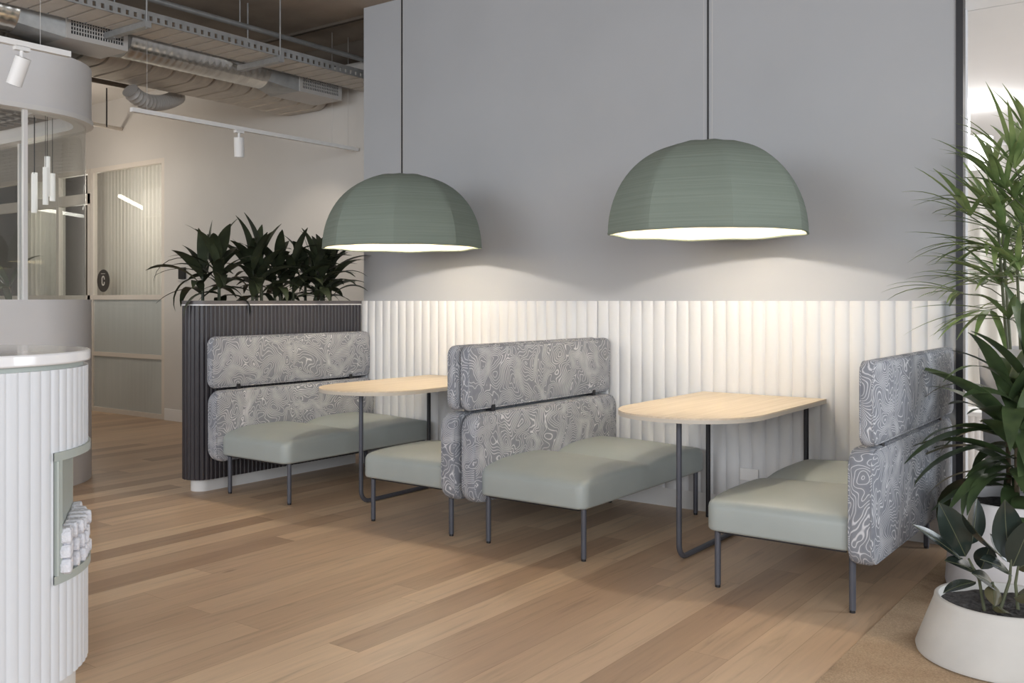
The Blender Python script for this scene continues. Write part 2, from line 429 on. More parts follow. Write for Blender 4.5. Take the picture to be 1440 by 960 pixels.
def slab(w, h, r, z0, z1, e0, e1, crown=None, puff0=0.0, puff1=0.0, axes='xy', step=0.05):
    """rounded-rectangle pad; e0/e1 = edge radius below/above; crown(x,y,s) lifts the top"""
    base = rrect(w, h, r, 6, step)
    n = len(base); rings = []
    L = abs(w - h) / 2; axis = 0 if w > h else 1
    def med(p):
        q = [0, 0]; q[axis] = max(-L, min(L, p[axis])); return q
    def inset(d):
        f = offset(base, d, True); return f
    prof = []
    for k in range(5):                                      # lower edge
        a = PI / 2 * k / 4; prof.append((e0 * (1 - math.sin(a)), z0 + e0 * (1 - math.cos(a))))
    for k in range(5):
        a = PI / 2 * k / 4; prof.append((e1 * (1 - math.cos(a)), z1 - e1 * (1 - math.sin(a))))
    low = inset(e0); high = inset(e1)
    S = [1, .8, .6, .42, .27, .15, .06]
    for s_ in S:
        rings.append([(p[0] * (1 - s_) + med(p)[0] * s_, p[1] * (1 - s_) + med(p)[1] * s_, z0 - puff0 * (1 - (1 - s_) ** 2)) for p in low])
    for d, z in prof:
        rings.append([(p[0], p[1], z) for p in inset(d)])
    for s_ in S[::-1]:
        rr = []
        for p in high:
            m = med(p); x = p[0] * (1 - s_) + m[0] * s_; y = p[1] * (1 - s_) + m[1] * s_
            rr.append((x, y, z1 + puff1 * (1 - (1 - s_) ** 2) + (crown(x, y, s_) if crown else 0)))
        rings.append(rr)
    vs = [v for r_ in rings for v in r_]; fs = []
    for i in range(len(rings) - 1):
        for k in range(n):
            l = (k + 1) % n; fs.append((i * n + k, i * n + l, (i + 1) * n + l, (i + 1) * n + k))
    if axes == 'yz':   # pad lies in the YZ plane, thickness along X
        vs = [(z, x, y) for x, y, z in vs]
    mb = MB(); mb.add(vs, fs)
    return mb

def empty(name, loc=(0, 0, 0), rz=0):
    o = bpy.data.objects.new(name, None); C.objects.link(o)
    o.location = loc; o.rotation_euler = (0, 0, rz); o.empty_display_size = 0.1
    return o
def tag(o, label, cat, group=None):
    o['label'] = label; o['category'] = cat
    if group: o['group'] = group
    return o
def thing(name, label, cat, loc=(0, 0, 0), rz=0, group=None):
    return tag(empty(name, loc, rz), label, cat, group)
def struct(o):
    o['kind'] = 'structure'; return o
def dup(root, loc, rz=0, label=None):
    r = root.copy(); C.objects.link(r); r.location = loc; r.rotation_euler = (0, 0, rz)
    if label: r['label'] = label
    for ch in list(root.children):
        c = ch.copy(); C.objects.link(c); c.parent = r
        for g in list(ch.children):
            d = g.copy(); C.objects.link(d); d.parent = c
    return r

# ------------------------------------------------------------------ the room shell
WALL_Y, BACK_Y, CEIL = 5.65, 6.33, 3.80
XL, XR = -5.70, -1.12
struct(MB().box(-19, XR, -6, 8.6, -0.06, 0.0).build('floor', M['floor'], smooth=0))
cp = MB(); cp.box(XR, 5.0, -6, 11.4, -0.055, 0.004); cp.box(-4.2, XR, 5.96, 11.4, -0.055, 0.004)
tag(cp.build('carpet', M['carpet'], smooth=0), 'mottled tan carpet under the potted plants, beside the oak boards', 'carpet')
struct(MB().box(-19, 5.0, -6, 8.6, CEIL, CEIL + 0.1).build('ceiling', M['concrete'], smooth=0))
j = MB(); j.box(-19, XL - 0.0, 5.78, 5.82, CEIL - 0.025, CEIL - 0.001)
struct(j.build('trim_2', M['concrete_dark'], smooth=0))
mw = MB(); mw.box(XL, XR, WALL_Y, WALL_Y + 0.30, 0, CEIL)
struct(mw.build('wall_main', M['wall'], smooth=0))
# back wall around the glazed opening
OX0, OX1, OZ = -14.4, -9.57, 2.98
bw = MB(); bw.box(OX1, -7.6, BACK_Y, BACK_Y + 0.15, 0, CEIL); bw.box(-7.6, -5.0, BACK_Y, BACK_Y + 0.15, 0, 3.6); bw.box(OX0, OX1, BACK_Y, BACK_Y + 0.15, OZ, CEIL); bw.box(-19, OX0, BACK_Y, BACK_Y + 0.15, 0, CEIL)
struct(bw.build('wall_back', M['wall_warm'], smooth=0))
struct(MB().box(-7.6, -5.0, BACK_Y - 0.02, BACK_Y + 0.2, 3.6, CEIL).build('trim_3', M['concrete_dark'], smooth=0))
struct(MB().box(OX1 + 0.02, XL, BACK_Y - 0.014, BACK_Y, 0, 0.13).build('baseboard_back', M['white'], smooth=0))
struct(MB().box(-19, -9.3, 8.3, 8.4, 0, 3.42).build('wall_far', M['darkpane'], smooth=0))
struct(MB().box(-19, -7.6, 4.30, BACK_Y, 3.765, CEIL - 0.002).build('trim_4', M['wall_warm'], smooth=0))
struct(MB().box(-19.1, -19, -6, 8.6, 0, CEIL).build('wall_left', M['wall_warm'], smooth=0))
# the bright room past the end of the wall
struct(MB().box(-4.2, 5.0, WALL_Y + 0.0, 11.4, 3.02, 3.10).build('ceiling_right', M['ceil_white'], smooth=0)) if False else None
struct(MB().box(-4.2, 5.0, WALL_Y + 0.31, 11.4, 3.02, 3.10).build('ceiling_right', M['ceil_white'], smooth=0))
struct(MB().box(XR + 0.0, 5.0, WALL_Y + 0.05, WALL_Y + 0.30, 3.02, CEIL).build('wall_header', M['ceil_white'], smooth=0))
struct(MB().box(-4.2, 5.0, 11.4, 11.5, 0, 3.1).build('wall_right_back', M['ceil_white'], smooth=0))
struct(MB().box(-4.3, -4.2, WALL_Y + 0.31, 11.4, 0, 3.1).build('wall_right_side', M['ceil_white'], smooth=0))
struct(MB().box(XR, XR + 0.036, WALL_Y - 0.02, WALL_Y + 0.045, 0, CEIL - 0.01).build('trim_1', M['darkmetal'], smooth=0))

# white plinth of the wall, and the reeded panels
struct(MB().box(XL, XR - 0.03, WALL_Y - 0.025, WALL_Y, 0, 0.12).build('baseboard_main', M['plinth'], smooth=0))
def reeded_panel(x0, x1, label):
    path = [(x1, WALL_Y - 0.022), (x0, WALL_Y - 0.022)]   # right-to-left keeps the bulge on the room side
    fl = fluted([(x0, WALL_Y - 0.018), (x1, WALL_Y - 0.018)], 0.085, 0.016, 10)
    mb = MB(); out = fl + [(x1, WALL_Y - 0.001), (x0, WALL_Y - 0.001)]
    mb.prism(out, 0.12, 1.35)
    o = mb.build('wall_panel', M['panel'], smooth=50)
    return tag(o, label, 'wall panel', 'reeded wall panels behind the booths')
reeded_panel(XL - 0.02, -3.412, 'white reeded wall panel behind the left booth table, next to the dark planter')
reeded_panel(-3.408, XR - 0.06, 'white reeded wall panel behind the right booth table, beside the black post')
# low power outlet on the panel under the right table
ot = MB().box(-2.36, -2.24, WALL_Y - 0.048, WALL_Y - 0.04, 0.235, 0.31).build('wall_outlet', M['white'], smooth=0, bevel=0.003)
tag(ot, 'small white power outlet low on the reeded panel behind the right table', 'outlet')

# ------------------------------------------------------------------ back wall glazing and door
def quad_y(x0, x1, y, z0, z1):
    mb = MB(); mb.open = True
    return mb.add([(x0, y, z0), (x1, y, z0), (x1, y, z1), (x0, y, z1)], [(0, 1, 2, 3)])
def rect_frame(mb, x0, x1, z0, z1, t, y0, y1):
    mb.box(x0, x1, y0, y1, z1 - t, z1); mb.box(x0, x1, y0, y1, z0, z0 + t)
    mb.box(x0, x0 + t, y0, y1, z0 + t, z1 - t); mb.box(x1 - t, x1, y0, y1, z0 + t, z1 - t)
dx0, dx1 = -11.12, OX1
door = struct(empty('door_1', ((dx0 + dx1) / 2, BACK_Y + 0.02, 0)))
def door_part(name, mb, mat, par=door, **k):
    o = mb.build(name, mat, None, **k); o.parent = par
    o.location = -par.location if par.parent is None else (0, 0, 0)
    return o
fb = MB(); rect_frame(fb, dx0, dx1, 0, OZ, 0.055, BACK_Y, BACK_Y + 0.06)
fb.box(dx0 + 0.055, dx1 - 0.055, BACK_Y, BACK_Y + 0.055, 1.365, 1.42); fb.box(dx0 + 0.055, dx1 - 0.055, BACK_Y, BACK_Y + 0.055, 0.68, 0.73)
door_part('frame', fb, M['frame'], smooth=0)
door_part('glass_pane', quad_y(dx0 + 0.055, dx1 - 0.055, BACK_Y + 0.024, 1.42, OZ - 0.055), M['glass'], smooth=0)
door_part('frosted_pane', MB().box(dx0 + 0.055, dx1 - 0.055, BACK_Y + 0.02, BACK_Y + 0.028, 0.73, 1.365), M['frosted'], smooth=0)
door_part('frosted_pane', MB().box(dx0 + 0.055, dx1 - 0.055, BACK_Y + 0.02, BACK_Y + 0.028, 0.055, 0.68), M['frosted'], smooth=0)
sx, sz, sr = -10.86, 1.596, 0.137
sg = MB(); ring = [(sx + sr * math.cos(2 * PI * k / 48), BACK_Y + 0.016, sz + sr * math.sin(2 * PI * k / 48)) for k in range(48)]
sg.add(ring + [(x, y + 0.003, z) for x, y, z in ring], [tuple(range(48))] + [(k, k + 48, (k + 1) % 48 + 48, (k + 1) % 48) for k in range(48)])
sgn = door_part('room_sign', sg, M['sign'], smooth=0)
sgn['label'] = 'round charcoal decal with a pale letter C'
lt = MB()   # condensed letter C from a stroked path
cpts = []
hw, hh, st = 0.026, 0.052, 0.0095
for k in range(0, 9):  cpts.append((hw * math.cos(PI * k / 8) * 0.98, hh - hw + hw * math.sin(PI * k / 8)))
for k in range(0, 9):  cpts.append((-hw * math.cos(PI * k / 8) * 0.98, -(hh - hw) - hw * math.sin(PI * k / 8)))
cpts = [(hw, hh - hw - 0.012)] + cpts + [(hw, -(hh - hw) + 0.012)]
ol = offset(cpts, st); orr = offset(cpts, -st); nC = len(cpts)
lt.add([(sx + x, BACK_Y + 0.0145, sz + z) for x, z in ol] + [(sx + x, BACK_Y + 0.0145, sz + z) for x, z in orr], [(k, k + 1, nC + k + 1, nC + k) for k in range(nC - 1)])
lt.open = True
lo = lt.build('letter', M['letter'], sgn, smooth=0)
bl = MB().box(sx - 0.045, sx + 0.045, BACK_Y + 0.0140, BACK_Y + 0.0150, sz + 0.083, sz + 0.089).build('sign_line', M['letter'], sgn, smooth=0)
# glazing left of the door
win = struct(empty('window_1', ((OX0 + dx0) / 2, BACK_Y + 0.02, 0)))
fb = MB(); rect_frame(fb, OX0, dx0 - 0.01, 0, OZ, 0.06, BACK_Y, BACK_Y + 0.06)
fb.box(OX0, dx0, BACK_Y, BACK_Y + 0.06, 2.55, 2.68); fb.box(OX0, dx0, BACK_Y, BACK_Y + 0.055, 1.365, 1.42)
for xm in (-12.78, -11.9): fb.box(xm - 0.03, xm + 0.03, BACK_Y - 0.002, BACK_Y + 0.057, 0, OZ)
door_part('window_frame', fb, M['frame'], win, smooth=0)
door_part('glass_pane', quad_y(OX0 + 0.06, dx0 - 0.07, BACK_Y + 0.024, 0.06, OZ - 0.06), M['glass'], win, smooth=0)

def curtain(x0, x1, y, z0, z1, mat, label, pitch=0.11, amp=0.035):
    path = []
    n = int((x1 - x0) / pitch * 10)
    ph = 0
    for i in range(n + 1):
        x = x0 + (x1 - x0) * i / n
        path.append((x, y + amp * math.sin(2 * PI * x / pitch + 0.8 * math.sin(x * 5.3)) * (0.7 + 0.3 * math.sin(x * 9.1))))
    t = thing('curtain', label, 'curtain', ((x0 + x1) / 2, y, z0))
    mb = MB(); mb.strip([(px - (x0 + x1) / 2, py - y) for px, py in path], 0, z1 - z0); mb.open = True
    mb.build('cloth', mat, t, smooth=80)
    MB().box(x0 - (x0 + x1) / 2, x1 - (x0 + x1) / 2, -0.03, 0.03, z1 - z0, z1 - z0 + 0.03).build('curtain_rail', M['white'], t, smooth=0)
    return t
curtain(-11.38, -9.62, BACK_Y + 0.24, 0.02, 3.0, M['sheer'], 'pale sheer curtain hanging behind the glass door with the letter C', 0.075, 0.02)
curtain(-13.15, -12.2, BACK_Y + 0.24, 0.02, 3.0, M['sheer'], 'narrow pale curtain behind the glazing left of the lettered door', 0.12, 0.03)

# wall-mounted control left of the dark planter's leaves
wd = thing('wall_control', 'small black wall control on the white wall right of the lettered glass door', 'wall control', at(243, 392, 10.45))
wd.location.y = BACK_Y - 0.001
MB().box(-0.055, 0.055, -0.03, 0, 0.0, 0.13).build('casing', M['black'], wd, smooth=0, bevel=0.006)
MB().box(-0.07, 0.07, -0.02, 0, -0.03, -0.012).build('bracket', M['greyplate'], wd, smooth=0)

# ------------------------------------------------------------------ curved glass meeting pod
PX, PY, PR = -7.27, 3.40, 0.65
def pod_path(r=0.0, x_end=-13.5, y_start=-3.0):
    R = PR + r
    p = [(PX + R, y_start + 0.0)]
    y = y_start
    while y < PY - 0.45: y += 0.4; p.append((PX + R, min(y, PY - 0.05)))
    for k in range(25):
        a = PI / 2 * k / 24; p.append((PX + R * math.cos(a), PY + R * math.sin(a)))
    x = PX
    while x > x_end: x -= 0.4; p.append((x, PY + R))
    return p
pod = struct(empty('wall_meeting_pod', (PX, PY, 0)))
def pod_part(name, mb, mat, **k):
    o = mb.build(name, mat, None, **k); o.parent = pod; o.location = (-PX, -PY, 0); return o
pod_part('bulkhead', MB().strip(pod_path(), 2.70, 3.12, 0.12), M['pod'])
pod_part('bulkhead_lip', MB().strip(pod_path(0.012), 2.685, 2.72, 0.14), M['white'])
pod_part('lower_wall', MB().strip(pod_path(), 0.0, 1.36, 0.10), M['pod'])
pod_part('glass_band', MB().strip(pod_path(-0.04), 1.36, 2.70), M['glass'])
fr_ = MB()
for (x, y) in [(-6.665, 3.33 - 0.0 - 0.01), (-6.665, 1.9), (-6.665, 0.6), (-8.15, 4.01), (-9.6, 4.01), (-11.0, 4.01)]:
    fr_.box(x - 0.017, x + 0.017, y - 0.017, y + 0.017, 1.36, 2.70)
pod_part('mullion', fr_, M['white'], smooth=0) if False else None
for (x, y) in [(-6.665, 3.31), (-6.665, 1.9), (-6.665, 0.6), (-8.15, 4.01), (-9.6, 4.01), (-11.0, 4.01)]:
    pod_part('mullion', MB().box(x - 0.015, x + 0.015, y - 0.015, y + 0.015, 1.36, 2.70), M['white'], smooth=0)
ins = offset(pod_path(), 0.13)
cap = ins + [(-13.5, -3.0)]
pod_part('pod_ceiling', MB().prism(cap, 2.80, 2.84), M['mesh_tile'], smooth=0)
gb = MB()
x = -13.0
while x < -6.9:
    gb.box(x, x + 0.02, -1.0 if x < -6.9 else 0, 3.80 if x < -7.35 else PY + 0.25, 2.775, 2.80); x += 0.12
y = -1.0
while y < 3.75:
    gb.box(-13.0, -6.9 if y < 3.4 else -7.3, y, y + 0.02, 2.775, 2.80); y += 0.12
pod_part('ceiling_grid', gb, M['greyplate'], smooth=0)
pod_part('inner_wall', MB().box(-12.1, -12.0, -3, 3.9, 0, 2.8), M['wall_warm'], smooth=0)

# tube pendant cluster inside the pod
tc_ = at(61, 300, 7.15)
tp = thing('pendant_cluster', 'cluster of slim white tube pendants hanging inside the curved glass pod', 'pendant lamp', (tc_.x, tc_.y, 2.80))
MB().box(-0.11, 0.11, -0.11, 0.11, -0.06, 0.0).build('canopy', M['white'], tp, smooth=0, bevel=0.006)
for dx, dy, z0, z1 in ((-0.07, -0.03, -0.76, -0.48), (0.0, -0.07, -0.79, -0.50), (0.02, 0.02, -0.66, -0.36), (0.07, -0.02, -0.73, -0.45), (-0.01, 0.075, -0.69, -0.48)):
    tb = MB().tube([(dx, dy, z0), (dx, dy, z1)], 0.02, 12).build('lamp_tube', M['tube'], tp)
    MB().tube([(dx, dy, z1), (dx, dy, -0.06)], 0.002, 6).build('cord', M['black'], tb)

# ------------------------------------------------------------------ services under the slab
def corrugated(mb, axis_pts, r, pitch, amp, n=24):
    pts = resample3(axis_pts, pitch / 4)
    rs = [r + amp * (1 if i % 4 == 0 else 0) for i in range(len(pts))]
    mb.tube(pts, rs, n); return mb
def resample3(pts, step):
    P = [Vector(p) for p in pts]; out = [P[0]]
    for a, b in zip(P, P[1:]):
        m = max(1, round((b - a).length / step))
        for k in range(1, m + 1): out.append(a.lerp(b, k / m))
    return out
DX, DZ, DR = -6.66, 3.365, 0.165
def grille_box(y0, y1, label):
    t = thing('duct_grille', label, 'air grille', (DX, (y0 + y1) / 2, DZ), 0, 'air grilles on the spiral duct')
    h = (y1 - y0) / 2; z0, z1, x1 = -0.165, 0.10, 0.20
    MB().box(-0.17, x1 - 0.02, -h, h, z0, z1).build('box', M['greyplate'], t, smooth=0)
    fr = MB(); f = 0.035
    fr.box(x1 - 0.02, x1, -h, h, z0, z0 + f); fr.box(x1 - 0.02, x1, -h, h, z1 - f, z1)
    fr.box(x1 - 0.02, x1, -h, -h + f, z0 + f, z1 - f); fr.box(x1 - 0.02, x1, h - f, h, z0 + f, z1 - f)
    fr.build('frame', M['greyplate'], t, smooth=0)
    MB().box(x1 - 0.021, x1 - 0.0195, -h + f, h - f, z0 + f, z1 - f).build('backing', M['black'], t, smooth=0)
    g = MB(); nv = round(2 * h / 0.024); nh = 7
    for k in range(1, nv): y = -h + f + (2 * h - 2 * f) * k / nv; g.box(x1 - 0.014, x1 - 0.006, y - 0.0032, y + 0.0032, z0 + f, z1 - f)
    for k in range(1, nh): z = z0 + f + (z1 - z0 - 2 * f) * k / nh; g.box(x1 - 0.013, x1 - 0.005, -h + f, h - f, z - 0.0035, z + 0.0035)
    g.build('grid', M['greyplate'], t, smooth=0)
    return t
G1 = (3.50, 3.97); G2 = (5.62, 6.12)
grille_box(*G1, 'wide grid air grille on the duct above the curved white pod')
grille_box(*G2, 'far grid air grille at the duct end near the grey wall')
def transition(y_round, y_box):
    mb = MB(); n = 24; ring = []; box = []
    for k in range(n):
        a = 2 * PI * k / n; c, s = math.cos(a), math.sin(a)
        ring.append((DR * c, y_round, DR * s)); m = max(abs(c), abs(s)); box.append((0.19 * c / m, y_box, (0.132 * s / m) - 0.0325))
    mb.add(ring + box, [(k, (k + 1) % n, n + (k + 1) % n, n + k) for k in range(n)]); return mb
d1 = thing('spiral_duct', 'shiny round spiral duct running between the two air grilles', 'duct', (DX, 0, DZ))
for ya, yb in ((-1.0, G1[0] - 0.30), (G1[1] + 0.06, G2[0] - 0.28)):
    mb = MB(); corrugated(mb, [(0, ya, 0), (0, yb, 0)], DR, 0.06, 0.0018); mb.build('duct_tube', M['duct'], d1, smooth=60)
transition(G1[0] - 0.30, G1[0]).build('transition', M['galv'], d1, smooth=25)
transition(G1[1] + 0.06, G1[1]).build('transition', M['galv'], d1, smooth=25)
transition(G2[0] - 0.28, G2[0]).build('transition', M['galv'], d1, smooth=25)
# wide flat-oval duct behind it
d2 = MB(); ov = []
for k in range(13): a = -PI / 2 + PI * k / 12; ov.append((-6.98 + 0.16 * math.cos(a), 3.36 + 0.16 * math.sin(a)))
for k in range(13): a = PI / 2 + PI * k / 12; ov.append((-7.42 + 0.10 * math.cos(a), 3.36 + 0.16 * math.sin(a)))
ovn = len(ov); ys = []; y = -1.0
vs = []; seg = []
while y < BACK_Y - 0.02:
    for dy, g_ in ((0, 0.0), (0.165, 0.0), (0.172, -0.014), (0.188, -0.014)):
        seg.append((y + dy, g_))
    y += 0.195
for yy, g_ in seg:
    cx, cz = -7.18, 3.36
    for (x, z) in ov:
        dxx, dzz = x - cx, z - cz; l = math.hypot(dxx, dzz); vs.append((x + g_ * dxx / l, min(yy, BACK_Y - 0.03), z + g_ * dzz / abs(dzz) if abs(dzz) > 0.05 else z))
d2.add(vs, [(i * ovn + k, i * ovn + (k + 1) % ovn, (i + 1) * ovn + (k + 1) % ovn, (i + 1) * ovn + k) for i in range(len(seg) - 1) for k in range(ovn)])
tag(d2.build('oval_duct', M['duct_matte'], smooth=40), 'broad flat pale duct with seams, running into the white back wall', 'duct')
# flexible duct loop below
fx = MB(); arc = []
p0 = at(183, 127, 8.05); p1 = at(200, 150, 8.2); p2 = at(232, 148, 8.6); p3 = at(250, 136, 8.9)
for k in range(31):
    t_ = k / 30; a = (1 - t_) ** 3; b_ = 3 * t_ * (1 - t_) ** 2; c_ = 3 * t_ * t_ * (1 - t_); d_ = t_ ** 3
    arc.append(p0 * a + p1 * b_ + p2 * c_ + p3 * d_)
corrugated(fx, arc, 0.060, 0.05, 0.012, 16)
tag(fx.build('flexible_duct', M['greyplate'], smooth=60), 'short ribbed flexible duct sagging under the flat pale duct', 'duct')

# cable tray
TX0, TX1, TZ = -6.36, -5.98, 3.30
tr = thing('cable_tray', 'long galvanised cable tray with slotted side rail below the concrete ceiling', 'cable tray', ((TX0 + TX1) / 2, 2.0, TZ))
hw = (TX1 - TX0) / 2
sl = MB(); y = -3.0
while y < 4.25: sl.box(-hw, hw, y, y + 0.115, 0.0, 0.012); y += 0.135
sl.build('slats', M['tray'], tr, smooth=0)
for s_ in (-1, 1):
    rl = MB(); x = s_ * hw
    rl.box(x - 0.006, x + 0.006, -3.0, 4.27, 0.0, 0.012); rl.box(x - 0.006, x + 0.006, -3.0, 4.27, 0.045, 0.075)
    y = -3.0
    while y < 4.25: rl.box(x - 0.006, x + 0.006, y, y + 0.035, 0.012, 0.045); y += 0.06
    rl.build('side_rail', M['galv'], tr, smooth=0)
for yy in (at(188, 40, 6.7).y - 2.0, at(405, 92, 7.5).y - 2.0):
    st_ = MB(); st_.box(-hw - 0.12, hw + 0.03, yy - 0.025, yy + 0.025, -0.045, -0.002)
    so = st_.build('strut', M['galv'], tr, smooth=0)
    for s_ in (-1, 1): MB().tube([(s_ * (hw + 0.012), yy, -0.05), (s_ * (hw + 0.012), yy, CEIL - TZ)], 0.006, 8).build('threaded_rod', M['galv'], so)
# conduit near the slab
pp = MB().tube([(-6.36, -2.0, 3.60), (-6.36, BACK_Y - 0.03, 3.60)], 0.022, 12)
pt = thing('pipe', 'straight grey pipe hung just below the concrete ceiling', 'pipe', (-6.36, 2, 3.6))
o = pp.build('pipe_run', M['galv'], pt); o.location = (6.36, -2, -3.6)
for yy in (2.4, 4.9):
    MB().tube([(0, yy - 2, 0.0), (0, yy - 2, 0.2)], 0.005, 6).build('hanger', M['galv'], pt)
# small pipes between pod and wall
a_, b_ = at(120, 172, 10.2), at(166, 181, 11.25)
tag(MB().tube([a_, (b_.x, BACK_Y, b_.z)], 0.022, 10).build('pipe', M['frame']), 'short pale pipe entering the wall beside the curved pod', 'pipe')
a_, b_ = at(120, 110, 8.2), at(180, 122, 8.9)
e_ = b_
tag(MB().tube([a_, e_, e_ + Vector((0.02, 0.08, -0.10))], 0.022, 10).build('pipe', M['concrete_dark']), 'dark pipe tucked along the underside edge of the flat duct', 'pipe')
r_ = at(150, 176, 10.75)
tag(MB().tube([r_ + Vector((0, 0, -0.02)), (r_.x, r_.y, CEIL - 0.03)], 0.008, 8).build('hanging_rod', M['black']), 'thin black rod hanging beside the pod, holding the short pale pipe', 'rod')

# ------------------------------------------------------------------ track lights
def spot_head(root, y, tilt_dir, s=1.0):
    st_ = MB().box(-0.018, 0.018, y - 0.04, y + 0.04, -0.035, -0.012).build('adapter', M['white'], root, smooth=0)
    p = Vector((0, y, -0.10)); d = Vector(tilt_dir).normalized()
    MB().tube([(0, y, -0.03), p], 0.010, 8).build('stem', M['white'], root)
    h = MB().tube([p - d * 0.03, p + d * 0.13], 0.041, 24).build('spot_head', M['white'], root)
    q = p + d * 0.13
    MB().tube([q + d * 0.0005, q + d * 0.002], 0.034, 24).build('lens', M['black'], h)
    return p, d
t1 = thing('track_light', 'long white ceiling track with a spotlight on the white back wall', 'track light', (-6.45, 0, 2.77))
MB().box(-0.018, 0.018, 3.99, BACK_Y - 0.02, -0.014, 0.018).build('track', M['white'], t1, smooth=0)
p_, d_ = spot_head(t1, 4.96, (-0.12, 0.12, -1))
for yy in (4.12, 5.99, 6.19): MB().tube([(0, yy, 0.018), (0, yy, CEIL - 2.77)], 0.0014, 6).build('suspension_wire', M['greyplate'], t1)
t2 = thing('track_light', 'white track with a tilted spotlight in front of the curved white bulkhead', 'track light', (-5.30, 0, 2.77))
MB().box(-0.018, 0.018, -2.0, 2.89, -0.014, 0.018).build('track', M['white'], t2, smooth=0)
spot_head(t2, at(30, 70, 5.25).y, (-0.42, -0.15, -1))
for yy in (0.6, 2.72): MB().tube([(0, yy, 0.018), (0, yy, CEIL - 2.77)], 0.0014, 6).build('suspension_wire', M['greyplate'], t2)
# slim suspended tubes in the passage by the pod; the door glass mirrors them
for (a_, b_, lab) in (((-12.97, 4.87), (-14.35, 3.62), 'slim suspended strip lamp in the passage, nearer the lettered door'), ((-15.6, 5.1), (-16.6, 3.4), 'slim suspended strip lamp in the passage, farther from the lettered door')):
    cx, cy = (a_[0] + b_[0]) / 2, (a_[1] + b_[1]) / 2
    t = thing('strip_lamp', lab, 'strip lamp', (cx, cy, 2.9))
    MB().tube([(a_[0] - cx, a_[1] - cy, 0), (b_[0] - cx, b_[1] - cy, 0)], 0.03, 10).build('lamp_tube', M['lamp'], t)
    for q in (a_, b_): MB().tube([(q[0] - cx, q[1] - cy, 0.02), (q[0] - cx, q[1] - cy, 0.9)], 0.004, 6).build('cord', M['black'], t)

# ------------------------------------------------------------------ benches
YC = 4.845
def make_bench(label):
    t = thing('bench_seat', label, 'bench', (0, 0, 0), 0, 'upholstered booth benches')
    x0, x1, hy = -0.03, 0.665, 0.73
    st_ = slab(x1 - x0, 2 * hy, 0.06, 0.275, 0.412, 0.016, 0.032, step=0.022)
    W_ = x1 - x0
    def lift(x, y, z):
        u = (x + W_ / 2) / W_                                  # 0 at the back, 1 at the front
        fx = 1 - 0.6 * max(0.0, (u - 0.25) / 0.75) ** 1.8
        q = abs(abs(y) - hy / 2) / (hy / 2)
        b = (1 - min(1, q) ** 3.2)
        k = max(0.0, min(1.0, (z - 0.345) / 0.067))
        return z + k * fx * 0.052 * b
    st_.v = [(x + (x0 + x1) / 2, y, lift(x, y, z)) for x, y, z in st_.v]
    st_.build('seat', M['vinyl'], t, smooth=60, weld=True)
    MB().box(0.02, 0.61, -hy + 0.04, hy - 0.04, 0.262, 0.278).build('under_frame', M['darkmetal'], t, smooth=0)
    for x in (0.0, 0.625):
        for y in (-0.665, 0.665):
            lg = MB().tube([(x, y, 0.012), (x, y, 0.28)], 0.0145, 18).build('leg', M['metal'], t)
            MB().tube([(x, y, 0.0), (x, y, 0.012)], 0.0125, 14).build('foot', M['black'], lg)
    ch = 0.775
    def pad(name, zc, h, xa, xb, r):
        p = slab(2 * ch, h, r, xa, xb, 0.032, 0.032, None, 0.010, 0.014, 'yz')
        p.v = [(x, y, z + zc) for x, y, z in p.v]
        o = p.build(name, M['fabric'], t, smooth=60, weld=True)
        # raised seam along each face edge
        for xx in (xa + 0.010, xb - 0.010):
            ln = rrect(2 * ch - 0.018, h - 0.018, r, 6, 0.1)
            MB().tube([(xx, a, b + zc) for a, b in ln], 0.0045, 6, closed=True).build('piping', M['fabric'], o, smooth=60)
        return o
    pad('lower_backrest', (0.225 + 0.722) / 2, 0.497, -0.115, -0.005, 0.085)
    pad('upper_backrest', (0.735 + 1.10) / 2, 0.365, -0.122, -0.052, 0.05)
    for y in (-0.55, 0.55):
        MB().box(-0.10, -0.05, y - 0.016, y + 0.016, 0.70, 0.76).build('bracket', M['darkmetal'], t, smooth=0, bevel=0.004)
    return t
bA = make_bench('leftmost grey patterned bench backing onto the dark fluted planter')
bA.location = (-5.535, YC, 0)
dup(bA, (-3.51, YC, 0), PI, 'bench facing left across the left table, back to back with its neighbour')
dup(bA, (-3.24, YC, 0), 0, 'middle bench facing right, its patterned back and sage seat in full view')
dup(bA, (-1.245, YC, 0), PI, 'rightmost bench next to the potted plants, seen from its patterned back edge')

